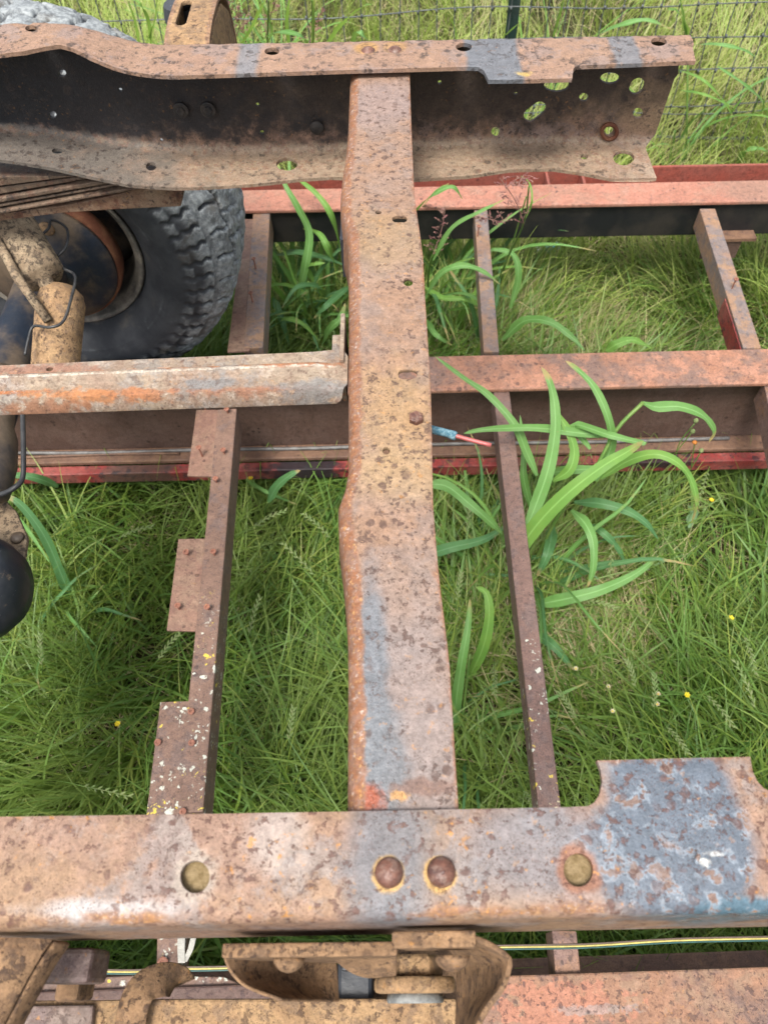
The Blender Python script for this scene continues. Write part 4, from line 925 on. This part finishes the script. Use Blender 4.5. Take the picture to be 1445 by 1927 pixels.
def tuft(t, b, n, Lr, Wr, mats):
    for i in range(n):
        q = b+np.array([RNG.normal(0, .05), RNG.normal(0, .04), 0]); a = RNG.uniform(0, 6.283); L_ = RNG.uniform(*Lr); th0 = RNG.uniform(.05, .45); th1 = RNG.uniform(1.1, 2.3); pts = [q]
        for k in range(6):
            f = (k+.5)/6; th = th0+(th1-th0)*f**1.7; q = q+np.array([math.sin(th)*math.cos(a), math.sin(th)*math.sin(a), math.cos(th)])*L_/6; a += RNG.normal(0, .16); pts.append(q)
        V, fs, ac, al = leaf_geo(pts, RNG.uniform(*Wr), n=14, fold=RNG.uniform(.1, .5)); mesh('leaf', V, fs, mats[i % len(mats)], t, True, {'across': ac, 'along': al})
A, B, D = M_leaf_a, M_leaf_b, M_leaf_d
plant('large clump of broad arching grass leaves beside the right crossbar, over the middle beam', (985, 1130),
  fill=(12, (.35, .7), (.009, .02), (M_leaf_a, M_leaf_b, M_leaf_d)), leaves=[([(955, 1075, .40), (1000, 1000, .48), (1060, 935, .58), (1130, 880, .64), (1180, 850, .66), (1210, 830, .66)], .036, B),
   ([(985, 1005, .45), (1010, 945, .5), (1032, 880, .56), (1044, 810, .62), (1042, 755, .66), (1032, 715, .69), (1018, 690, .70)], .030, A),
   ([(1120, 905, .5), (1142, 860, .55), (1150, 830, .60), (1143, 785, .66), (1118, 730, .7), (1085, 695, .72), (1062, 678, .73)], .024, A),
   ([(1208, 758, .66), (1235, 766, .67), (1275, 765, .68), (1310, 775, .67), (1330, 790, .65), (1343, 812, .62), (1333, 832, .59)], .024, A),
   ([(1130, 900, .50), (1180, 868, .56), (1230, 855, .6), (1270, 868, .6), (1297, 898, .57), (1310, 945, .52), (1300, 985, .46)], .023, B),
   ([(1150, 820, .60), (1090, 815, .60), (1020, 806, .60), (950, 806, .60), (900, 810, .59), (872, 816, .58)], .021, A),
   ([(1110, 845, .56), (1080, 800, .60), (1150, 820, .63), (1205, 833, .62), (1215, 832, .62)], .02, A),
   ([(1040, 905, .50), (1070, 885, .54), (1080, 850, .57), (1068, 810, .6), (1048, 780, .62), (1035, 760, .63)], .024, B),
   ([(1010, 895, .48), (990, 850, .53), (968, 800, .58), (920, 745, .62), (870, 710, .65), (815, 668, .68)], .022, A),
   ([(1075, 960, .4), (1100, 985, .42), (1115, 1020, .41), (1115, 1070, .37), (1105, 1105, .33)], .026, A),
   ([(1005, 1138, .22), (1060, 1128, .27), (1130, 1110, .30), (1195, 1080, .31), (1240, 1045, .30)], .031, A),
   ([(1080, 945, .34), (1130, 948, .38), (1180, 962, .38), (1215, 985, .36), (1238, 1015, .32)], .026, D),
   ([(1030, 890, .4), (1075, 885, .45), (1120, 882, .46), (1170, 880, .45)], .024, A),
   ([(1100, 985, .25), (1130, 1000, .3), (1160, 1030, .27), (1178, 1065, .22)], .022, D),
   ([(1040, 990, .26), (1030, 1040, .28), (1010, 1085, .22)], .03, D), ([(1000, 960, .3), (985, 900, .4), (985, 850, .45), (978, 780, .5)], .02, A)],
  stems=[([(985, 1130, 0), (1010, 1050, .2), (1060, 955, .40), (1120, 880, .54), (1160, 808, .62), (1210, 757, .67)], .0045), ([(975, 1140, 0), (985, 1060, .2), (1020, 960, .4), (1035, 900, .5)], .005)])
plant('green grass leaves reaching across from behind the wide crossmember to the right crossbar', (860, 1080),
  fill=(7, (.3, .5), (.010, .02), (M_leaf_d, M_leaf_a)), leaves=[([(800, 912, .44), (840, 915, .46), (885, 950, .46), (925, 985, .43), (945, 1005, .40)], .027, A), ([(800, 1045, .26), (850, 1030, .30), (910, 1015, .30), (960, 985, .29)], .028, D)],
  stems=[([(860, 1110, 0), (905, 1075, .15), (950, 1025, .27)], .004)])
plant('pair of upright grass blades against the lower right side of the wide crossmember', (875, 1400),
  fill=(6, (.25, .42), (.008, .015), (M_leaf_a, M_leaf_d)), leaves=[([(852, 1395, .08), (858, 1320, .2), (868, 1250, .32), (880, 1180, .38), (884, 1125, .40)], .026, A),
          ([(880, 1280, .16), (908, 1220, .30), (920, 1160, .38), (915, 1118, .41), (895, 1104, .41)], .027, B), ([(1000, 1190, .2), (1040, 1215, .24), (1080, 1262, .2)], .026, D)],
  stems=[([(870, 1420, 0), (872, 1340, .15), (884, 1230, .28)], .003)])
plant('leafy grass clump with pale stems filling the gap between the tyre and the wide crossmember', (590, 650),
  fill=(40, (.40, .75), (.010, .021), (M_leaf_a, M_leaf_d, M_leaf_b)), leaves=[([(560, 560, .3), (575, 500, .42), (582, 440, .5), (560, 390, .58), (535, 345, .63), (520, 300, .66)], .026, A), ([(640, 470, .4), (625, 410, .55), (600, 370, .6), (565, 340, .62), (540, 325, .6)], .02, B),
   ([(640, 520, .3), (618, 470, .45), (600, 440, .48), (570, 430, .45)], .025, B), ([(590, 530, .35), (578, 505, .4), (592, 497, .44), (612, 495, .44)], .02, B), ([(612, 560, .25), (600, 540, .35), (560, 540, .4), (530, 580, .36)], .022, D), ([(655, 540, .3), (620, 570, .35), (590, 600, .3)], .024, D),
   ([(520, 480, .3), (560, 475, .36), (610, 485, .38), (650, 500, .35)], .024, D), ([(606, 650, .2), (620, 620, .3), (640, 600, .34), (650, 570, .36)], .03, A), ([(520, 610, .2), (540, 600, .3), (570, 610, .3), (600, 640, .25)], .02, B), ([(515, 560, .2), (530, 600, .22), (545, 650, .15)], .024, D)],
  stems=[([(600, 660, 0), (592, 600, .2), (580, 530, .38)], .004), ([(560, 650, 0), (556, 600, .15), (560, 530, .3)], .003)])
plant('tall grass with a pinkish seed head beside the upper right edge of the wide crossmember', (820, 620),
  fill=(40, (.40, .75), (.010, .021), (M_leaf_a, M_leaf_b, M_leaf_d)), leaves=[([(800, 560, .4), (830, 515, .52), (870, 500, .56), (910, 512, .54), (940, 535, .5)], .022, A), ([(815, 490, .5), (850, 430, .62), (900, 400, .68), (950, 375, .7)], .016, A),
   ([(800, 540, .3), (830, 560, .35), (880, 565, .36), (930, 590, .3)], .022, B), ([(900, 660, .1), (895, 610, .25), (880, 560, .35), (840, 500, .42)], .022, D), ([(860, 640, .1), (870, 590, .25), (905, 540, .35), (960, 505, .4)], .02, B),
   ([(800, 600, .2), (820, 630, .26), (850, 650, .22)], .022, A), ([(960, 580, .3), (975, 520, .4), (965, 480, .45), (930, 470, .46), (905, 480, .44)], .022, A), ([(945, 640, .3), (985, 605, .38), (1030, 605, .42), (1070, 630, .42), (1100, 660, .40)], .03, A),
   ([(1140, 660, .40), (1160, 648, .43), (1190, 640, .44), (1225, 655, .42)], .028, B), ([(890, 650, .1), (920, 600, .24), (935, 560, .3), (940, 500, .35)], .02, D), ([(780, 400, .5), (810, 370, .62), (850, 352, .66), (870, 375, .62)], .02, A), ([(790, 395, .5), (820, 362, .6), (845, 345, .64)], .016, B)],
  stems=[([(820, 620, 0), (806, 560, .2), (808, 500, .42), (820, 470, .5)], .0035), ([(905, 640, 0), (925, 560, .3), (960, 470, .55), (990, 370, .75)], .002)],
  heads=[((815, 478, .50), (838, 388, .66), M_seedp)])
plant('thin flowering grass with pink wisps crossing the far side beam right of the crossmember', (960, 640),
  stems=[([(925, 600, 0), (950, 500, .4), (985, 420, .65), (995, 350, .8)], .0022)], heads=[((985, 420, .66), (940, 335, .82), M_seedp), ((950, 420, .6), (900, 408, .66), M_seedp), ((985, 330, .8), (975, 350, .84), M_seedp)],
  leaves=[([(985, 420, .62), (1000, 380, .7), (996, 345, .73), (978, 330, .74)], .006, B)])
plant('dark green grass blades rising at the left edge below the trailer beam', (140, 1200),
  fill=(8, (.2, .4), (.008, .016), (M_leaf_d, M_leaf_a)), leaves=[([(150, 1160, .05), (120, 1090, .22), (85, 1010, .36), (40, 950, .44), (5, 930, .46)], .03, D), ([(110, 915, .34), (70, 900, .40), (30, 895, .42), (-10, 905, .42)], .022, D), ([(20, 960, .3), (55, 1000, .32), (95, 1060, .28)], .012, A)], stems=[([(150, 1230, 0), (148, 1200, .03), (150, 1160, .06)], .004)])
plant('lone dark blade curling over the red beam edge left of the wide crossmember', (520, 960),
  leaves=[([(505, 945, .30), (522, 915, .38), (545, 895, .42), (565, 885, .43)], .026, D), ([(460, 900, .2), (500, 925, .3), (560, 950, .25)], .012, A)], stems=[([(500, 985, 0), (500, 960, .2), (505, 945, .30)], .003)])
# tall grass behind the far rail, in front of and through the fence
tops = [([(452, 88, .62), (470, 60, .75), (490, 20, .9), (515, -30, 1.02)], .018, B), ([(470, 92, .6), (520, 62, .78), (570, 70, .8), (580, 95, .7)], .022, A), ([(588, 95, .6), (590, 50, .8), (590, -10, 1.0)], .010, B),
        ([(610, 95, .6), (640, 50, .8), (680, 15, .92), (700, 8, .95)], .024, B), ([(660, 95, .6), (672, 60, .74), (690, 75, .72), (705, 95, .66)], .02, A), ([(545, 92, .6), (540, 40, .8), (548, -20, 1)], .014, B), ([(420, 60, .6), (440, 30, .75), (480, 0, .9)], .012, B), ([(500, 90, .6), (512, 60, .7), (500, 20, .85), (480, -10, .95)], .010, A)]
plant('bright tall grass leaves crowding behind the far rail next to the slotted bracket', (540, 240), fill=(24, (.5, .95), (.007, .014), (M_leaf_b, M_leaf_a)), leaves=tops, stems=[([(505, 240, 0), (503, 120, .5), (506, 0, .9)], .003), ([(600, 240, 0), (590, 120, .5), (588, 0, .95)], .0035)],
  heads=[((440, 80, .6), (470, 10, .85), M_seedp), ((580, 80, .6), (610, 10, .85), M_seedp), ((410, 70, .6), (425, -5, .85), M_seedp), ((535, 60, .7), (545, 0, .9), M_seedg)])
plant('tall grass leaves leaning along the fence above the right end of the far rail', (1250, 330),
  fill=(12, (.35, .7), (.007, .015), (M_leaf_a, M_leaf_b)), leaves=[([(1115, 70, .55), (1160, 50, .62), (1215, 38, .65), (1262, 55, .62)], .026, A), ([(1292, 75, .5), (1285, 40, .66), (1270, 20, .72), (1255, 18, .74)], .026, B), ([(1292, 80, .5), (1283, 20, .75), (1270, -30, .9)], .014, A), ([(1300, 85, .5), (1350, 84, .56), (1400, 95, .54), (1430, 115, .48)], .02, A),
   ([(1445, 235, .2), (1435, 195, .35), (1400, 160, .45), (1345, 122, .52)], .026, A), ([(1270, 130, .45), (1320, 150, .5), (1360, 190, .42), (1390, 240, .3)], .016, B), ([(1280, 170, .4), (1330, 180, .42), (1395, 210, .35)], .014, B), ([(1385, 310, .1), (1400, 285, .2), (1430, 280, .22), (1450, 290, .18)], .024, A), ([(1345, 300, .1), (1365, 230, .3), (1410, 170, .45), (1450, 130, .55)], .014, B), ([(1430, 220, .3), (1440, 160, .45), (1436, 90, .6)], .014, A)],
  stems=[([(1290, 330, 0), (1292, 200, .3), (1294, 80, .5)], .004), ([(1385, 330, 0), (1410, 230, .2), (1440, 150, .4)], .003)])
plant('thin weedy grass shoots standing at the fence post left of the slate blue stripe', (960, 300), fill=(14, (.5, .85), (.005, .010), (M_leaf_b,)), leaves=[([(945, 72, .5), (975, 45, .62), (1010, 20, .7)], .008, B), ([(1040, 72, .5), (1052, 30, .65), (1062, -10, .75)], .010, B), ([(905, 80, .5), (870, 30, .7), (845, -5, .8)], .007, A), ([(860, 80, .5), (850, 40, .65), (800, 0, .8)], .007, B)], stems=[([(960, 300, 0), (958, 180, .3), (946, 80, .5)], .002)], heads=[((1040, 60, .55), (1060, 5, .7), M_seedg)])

plant('bright young grass blades standing between the tyre and the slotted bracket', (270, 200), leaves=[([(262, 80, .7), (255, 40, .85), (240, 0, .95)], .010, B), ([(285, 85, .7), (280, 40, .85), (262, 5, .92), (245, 0, .9)], .012, B), ([(275, 85, .7), (292, 40, .85), (296, -10, 1.0)], .008, B)], stems=[([(270, 200, 0), (270, 140, .4), (270, 82, .7)], .002)])
plant('pink flowering grass tops right of the slotted bracket, left of the tall leaves', (410, 220), fill=(18, (.5, .9), (.005, .010), (M_leaf_b, M_leaf_a)), leaves=[([(402, 90, .6), (420, 50, .75), (450, 20, .85)], .009, B), ([(398, 90, .6), (400, 40, .8), (410, -10, .95)], .008, A)], stems=[([(410, 220, 0), (405, 150, .35), (402, 90, .6)], .002)], heads=[((400, 80, .62), (412, 10, .85), M_seedp), ((430, 75, .62), (452, 5, .85), M_seedp), ((455, 60, .68), (440, -5, .88), M_seedp), ((500, 70, .66), (520, 0, .88), M_seedp)])
# ---- grass: numpy blades, one object
def flow(x, y): return 1.9*np.sin(x*1.7+y*.9)+1.4*np.sin(y*2.3-x*1.1+1.3)+.9*np.sin(x*4.1+y*3.3)
def lump(x, y): return .5+.25*np.sin(x*5.1+2*np.sin(y*3.7))+.25*np.sin(y*6.3+2*np.sin(x*4.3+1))
def vis(n, y0, y1, power=1.0):
    y = y0+(y1-y0)*RNG.random(n)**power; hw = 1.05+.30*np.maximum(y, 0); return (RNG.random(n)*2-1)*hw, y
def tufts(n, k, y0, y1, spread, power=1.0):
    """k blades round each of n tuft centres; returns x, y, own heading and shade of each tuft"""
    x, y = vis(n, y0, y1, power); h = flow(x, y)+RNG.normal(0, .55, n); c = RNG.random(n)
    R_ = lambda a: np.repeat(a, k)
    return R_(x)+RNG.normal(0, spread, n*k), R_(y)+RNG.normal(0, spread, n*k), R_(h), R_(c)
def blades(name, x, y, Lr, Wr, up0, bend, seg=5, hmax=None, mat=None, jit=.6, base_z=0, head=None, shade=None):
    n = len(x); L_ = RNG.uniform(*Lr, n)*(.75+.5*lump(x, y)); W_ = RNG.uniform(*Wr, n); a = (flow(x, y) if head is None else head)+RNG.normal(0, jit, n)
    th0 = RNG.uniform(*up0, n); th1 = th0+RNG.uniform(*bend, n)
    if hmax is not None: L_ = np.minimum(L_, hmax(x, y)/np.maximum(np.cos((th0+th1)/2), .25)*1.15)
    p = np.stack([x, y, np.full(n, base_z)+RNG.uniform(-.01, .01, n)], 1); V = np.zeros((n, seg+1, 2, 3)); hb = np.zeros((n, seg+1))
    cv = RNG.normal(0, .6, n); tw = RNG.uniform(-.9, .9, n); zmin = .004+.05*RNG.random(n)
    for i in range(seg+1):
        f = i/seg; th = th0+(th1-th0)*f**1.2; az = a+cv*f; d = np.stack([np.sin(th)*np.cos(az), np.sin(th)*np.sin(az), np.cos(th)], 1)
        s = np.stack([-np.sin(az), np.cos(az), np.sin(tw)*.6*np.ones(n)], 1); s /= np.linalg.norm(s, axis=1)[:, None]
        wd = W_*(1-f**2.2)*min(1, .55+f*2)/2+.0002
        V[:, i, 0] = p-s*wd[:, None]; V[:, i, 1] = p+s*wd[:, None]; hb[:, i] = f
        p = p+d*(L_/seg)[:, None]
        if i > 0: p[:, 2] = np.maximum(p[:, 2], zmin)
    k = (seg+1)*2; base = np.arange(n)[:, None, None]*k; q = np.array([[2*i, 2*i+1, 2*i+3, 2*i+2] for i in range(seg)])[None]
    Q = (base+q).reshape(-1, 4)
    me = bpy.data.meshes.new(name); me.vertices.add(n*k); me.vertices.foreach_set('co', V.reshape(-1).astype(np.float32))
    me.loops.add(len(Q)*4); me.loops.foreach_set('vertex_index', Q.reshape(-1).astype(np.int32))
    me.polygons.add(len(Q)); me.polygons.foreach_set('loop_start', np.arange(0, len(Q)*4, 4, dtype=np.int32))
    me.update(calc_edges=True)
    sh = RNG.random(n) if shade is None else np.clip(shade*.65+RNG.random(n)*.35, 0, 1)
    ra = me.attributes.new('rnd', 'FLOAT', 'POINT'); ra.data.foreach_set('value', np.repeat(sh, k).astype(np.float32))
    me.polygons.foreach_set('use_smooth', np.ones(len(Q), bool)); me.materials.append(mat)
    o = link(bpy.data.objects.new(name, me)); o['kind'] = 'stuff'; return o
def grassmat(name, cols, trans=.35, rough=.5, patch=(.20, .26, .06)):
    m = MT(name); r = m.attr('rnd'); rmp = m.t.nodes.new('ShaderNodeValToRGB'); m.set(rmp.inputs[0], r); e = rmp.color_ramp.elements
    for i, c in enumerate(cols):
        el = e[i] if i < 2 else e.new(i/(len(cols)-1)); el.position = i/(len(cols)-1); el.color = (*c, 1)
    c = m.mix(m.math('MULTIPLY', m.ss(m.noise(2.2, 3), .45, .62), .4), rmp.outputs[0], patch)
    return m.finish(c, rough, .4, trans=(trans, m.mix(.4, c, (.30, .46, .06))))
G1 = grassmat('lawn_blades', [(.035, .085, .012), (.072, .142, .020), (.115, .19, .026), (.088, .165, .030), (.185, .25, .040), (.31, .34, .09)])
G1b = grassmat('broad_lawn_blades', [(.045, .11, .024), (.08, .17, .036), (.13, .235, .05), (.11, .21, .045), (.18, .27, .045), (.29, .36, .11)])
G2 = grassmat('meadow_blades', [(.22, .31, .055), (.31, .40, .085), (.38, .45, .12), (.26, .38, .08), (.46, .47, .20), (.54, .49, .27)], .4, patch=(.36, .38, .11))
G3 = grassmat('dry_thatch', [(.30, .25, .12), (.40, .34, .19), (.27, .28, .10), (.46, .40, .24), (.22, .16, .08)], .2, .8, patch=(.30, .26, .13))
def cap(x, y): return np.where(np.abs(y-1.3) < .12, .16, np.where(y > 2.0, .36, .24))
x, y, h, c = tufts(1350, 19, -.25, 2.15, .022); blades('grass', x, y, (.14, .40), (.0024, .0062), (.1, .8), (.6, 1.4), 6, cap, G1, .75, 0, h, c)
x, y = vis(9000, -.25, 2.15); blades('grass', x, y, (.12, .34), (.0018, .0042), (.3, 1.0), (.5, 1.2), 5, cap, G1, 1.2)
x, y, h, c = tufts(720, 9, -.25, 2.15, .03); blades('broad_grass', x, y, (.18, .42), (.0055, .0100), (.2, .9), (.6, 1.3), 7, cap, G1b, .8, 0, h, c)
x, y, h, c = tufts(1500, 14, 1.9, 6.0, .035, 1.25); blades('meadow_grass', x, y, (.16, .46), (.0025, .0060), (.1, .7), (.4, 1.3), 6, None, G2, .7, 0, h, c)
x, y = vis(9000, 1.9, 6.0, 1.2); blades('meadow_thatch', x, y, (.14, .38), (.002, .0045), (.5, 1.3), (.1, .6), 5, None, G3, 1.6)
# dead thatch lying under the lawn, thickest beyond the middle beam
x, y = vis(5000, -.25, 2.1); blades('thatch', x, y, (.10, .28), (.0015, .0035), (1.1, 1.5), (0, .3), 4, None, G3, 2.5, .02)
x = RNG.normal(.62, .30, 3400); y = RNG.normal(1.80, .16, 3400); blades('thatch', x, y, (.12, .32), (.0015, .0035), (.8, 1.45), (0, .4), 5, cap, G3, 1.2, .06)
x = RNG.normal(.45, .16, 700); y = RNG.normal(.80, .12, 700); blades('thatch', x, y, (.12, .3), (.0015, .003), (.9, 1.45), (0, .3), 5, cap, G3, .9, .08)

# ---- ryegrass spikes
SPK = ['by the left edge below the black differential', 'upright between the lichened crossbar and the wide crossmember', 'lying flat just above the near rail at left', 'leaning toward the lowest deck stub of the left crossbar', 'close to the red beam edge right of the left crossbar',
 'pointing up left beside the lower swelling of the crossmember', 'dangling down under the big grass clump', 'left of the faded flower heads, leaning left', 'straight up among the faded flower heads', 'just above the blue rail tab, left corner', 'near the right edge above the notch of the rail tab', 'above the middle of the blue rail tab',
 'upright between the crossmember and the right crossbar, topmost there', 'upright between the crossmember and the right crossbar, second down', 'hugging the right side of the right crossbar', 'drooping left of the right crossbar beside the upright blades', 'lying sideways under the long arching leaf', 'beneath the right edge of the crossmember, hidden low', 'at the foot of the right crossbar',
 'touching the left edge of the crossmember near its lower swelling', 'lying right in the lawn left of the upper deck stub', 'upright right of the middle of the left crossbar', 'drooping in the lawn at the right edge', 'hanging over the red beam edge at right', 'just right of the crossmember under the red beam', 'left of the faded flower heads, nearest the rail tab']
def spike(u, v, du, dv, i):
    b = P(u-du*.9, v-dv*.9, z=.05); m0 = P(u, v, z=.26); t0 = P(u+du, v+dv, z=.30)
    t = thing('ryegrass_spike', 'ryegrass spike '+SPK[i], 'grass plant', (b[0], b[1], 0), 'ryegrass seed spikes in the lawn')
    tube('stem', [(b[0], b[1], 0), tuple((b+m0)/2), tuple(m0)], .0012, M_stem, t, 5, 8)
    c = catmull([m0, (m0+t0)/2+np.array([0, 0, .008]), t0], 14); g = [tube_geo(c, .0009, 4)]
    T = np.gradient(c, axis=0); T /= np.linalg.norm(T, axis=1)[:, None]; s = np.cross(T, [0, 0, 1.]); s /= np.linalg.norm(s, axis=1)[:, None]
    for k in range(13):
        sg_ = 1 if k % 2 else -1; g.append(lathe_geo([(-.006, .0004), (-.001, .0022), (.003, .0018), (.008, .0003)], 5, c[k]+s[k]*sg_*.0032+T[k]*.004, T[k]+s[k]*sg_*.55))
    mesh('seed_head', *join(*g), M_seedg, t)
for i, a in enumerate([(80, 1250, -3, -60), (545, 1390, 8, -60), (160, 1480, 90, 20), (300, 1240, 40, -50), (480, 990, 60, -30), (590, 1080, -60, -60), (1150, 1000, -3, 90), (1195, 1290, -18, -50), (1230, 1330, 0, -60), (1255, 1370, 40, 50), (1420, 1330, -40, -90), (1330, 1310, 50, 60),
      (880, 1000, 4, -60), (860, 1130, 8, -55), (1005, 1130, 8, 60), (930, 1260, 0, 50), (1100, 1130, 60, 15), (720, 1290, 5, 50), (985, 1490, 25, 40), (620, 1010, -50, -45), (230, 1010, 60, -20), (470, 1190, 20, -70), (1400, 1200, 20, 70), (1330, 890, -20, 60), (760, 960, 12, -70), (1080, 1350, -30, -50)]): spike(*a, i)
# ---- small flowers and broadleaf weeds
M_yel = simple('yellow_petals', (.75, .62, .03), (.70, .50, .03), 90, .6, .1, .2); M_pale = simple('pale_petals', (.62, .58, .36), (.50, .42, .28), 90, .6, .1, .2)
def flower(u, v, z, r, mat, label, group=None):
    p = P(u, v, z=z); t = thing('small_flower', label, 'flower', (p[0], p[1], 0), group)
    tube('stem', [(p[0]+.01, p[1]+.01, 0), (p[0]+.006, p[1]+.002, z*.6), tuple(p)], .001, M_stem, t, 5, 8)
    vs = [tuple(p+np.array([0, 0, -.002]))]; fs = []
    for k in range(6):
        a = k*math.pi/3+RNG.uniform(-.2, .2); d = np.array([math.cos(a), math.sin(a), .25]); e = np.array([-math.sin(a), math.cos(a), 0])
        o = len(vs); vs += [tuple(p+d*r*.6+e*r*.42), tuple(p+d*r), tuple(p+d*r*.6-e*r*.42)]; fs += [(0, o+2, o+1, o)]
    mesh('petals', vs, fs, mat, t); dome('flower_centre', p-np.array([0, 0, .001]), r*.35, r*.3, M_yel, t, n=8)
for u, v, lab in ((472, 900, 'yellow flower beside the left crossbar below the red beam edge'), (222, 1362, 'yellow flower in the lawn left of the lichened crossbar'), (1292, 1308, 'yellow flower above the slate blue rail tab'), (1375, 1163, 'yellow flower in the lawn at the right side of the picture'), (1338, 941, 'yellow flower under the red beam edge at the right')): flower(u, v, .27, .0072, M_yel, lab)
for u, v in ((1238, 1306), (1236, 1325), (1144, 1292), (1152, 1338), (1083, 1258)): flower(u, v, .26, .0060, M_pale, 'small pale faded flower head in the lawn right of the right crossbar', 'faded flower heads right of the crossbar')
fl = thing('flowering_weed', 'thin weed with small buds and an orange floret before the middle beam', 'weed', P(1250, 1000, z=0))
for pts in ([(1250, 1000, 0), (1268, 900, .35), (1275, 840, .5), (1308, 795, .58)], [(1272, 850, .48), (1300, 815, .55)], [(1262, 930, .28), (1300, 880, .42), (1318, 850, .48)], [(1300, 880, .42), (1306, 835, .52)]): tube('stem', [P(*q) for q in pts], .0013, M_stem, fl, 5, 12)
for q in ((1308, 793, .58), (1302, 813, .55), (1318, 849, .48)): dome('bud', P(*q), .006, .01, M_seedg, fl, n=8)
dome('floret', P(1306, 833, z=.52), .006, .006, simple('orange_floret', (.7, .30, .03), (.6, .2, .03), 90), fl, n=8)
def weed(label, u, v, R_, n, zh, mat, lw, ll):
    b = P(u, v, z=0); t = thing('broadleaf_weed', label, 'weed', b)
    for i in range(n):
        a = RNG.uniform(0, 6.28); rr = R_*math.sqrt(RNG.random()); p = np.array([b[0]+rr*math.cos(a), b[1]+rr*math.sin(a), zh*RNG.uniform(.6, 1.1)]); a2 = RNG.uniform(0, 6.28); l = ll*RNG.uniform(.7, 1.2)
        d = np.array([math.cos(a2), math.sin(a2), .25])
        V, fs, ac, al = leaf_geo([p, p+d*l*.5+np.array([0, 0, .004]), p+d*l+np.array([0, 0, -.006])], lw*RNG.uniform(.7, 1.2), n=7, pw=.6)
        mesh('leaf', V, fs, mat, t, True, {'across': ac, 'along': al})
        if i % 4 == 0: tube('stem', [tuple(b), tuple((b+p)/2+np.array([.005, 0, .02])), tuple(p)], .0012, M_stem, t, 5, 6)
M_wd = leafmat('weed_leaf', (.085, .21, .035), (.12, .25, .045), .35); M_wg = leafmat('grey_weed_leaf', (.15, .25, .11), (.13, .23, .10), .3); M_wy = leafmat('yellowing_leaf', (.33, .36, .14), (.28, .33, .12), .3)
weed('feathery bright green weed beside the slate blue rail tab at the right edge', 1425, 1385, .11, 110, .17, M_wd, .007, .022)
weed('small palmate-leaved weed close to the right edge of the wide crossmember', 885, 1395, .045, 30, .14, M_wd, .007, .026)
weed('yellowing broad leaves lying left of the lower right crossbar', 972, 1385, .05, 7, .12, M_wy, .026, .045)
weed('two grey green oval leaves in the lawn at right', 1283, 1045, .06, 3, .16, M_wg, .024, .06)
weed('patch of low clover-like weed in the grass beyond the middle beam', 1150, 560, .14, 90, .12, M_wd, .010, .022)
weed('low leafy weed between the lichened crossbar and the wide crossmember', 560, 1450, .09, 40, .10, M_wd, .010, .03)
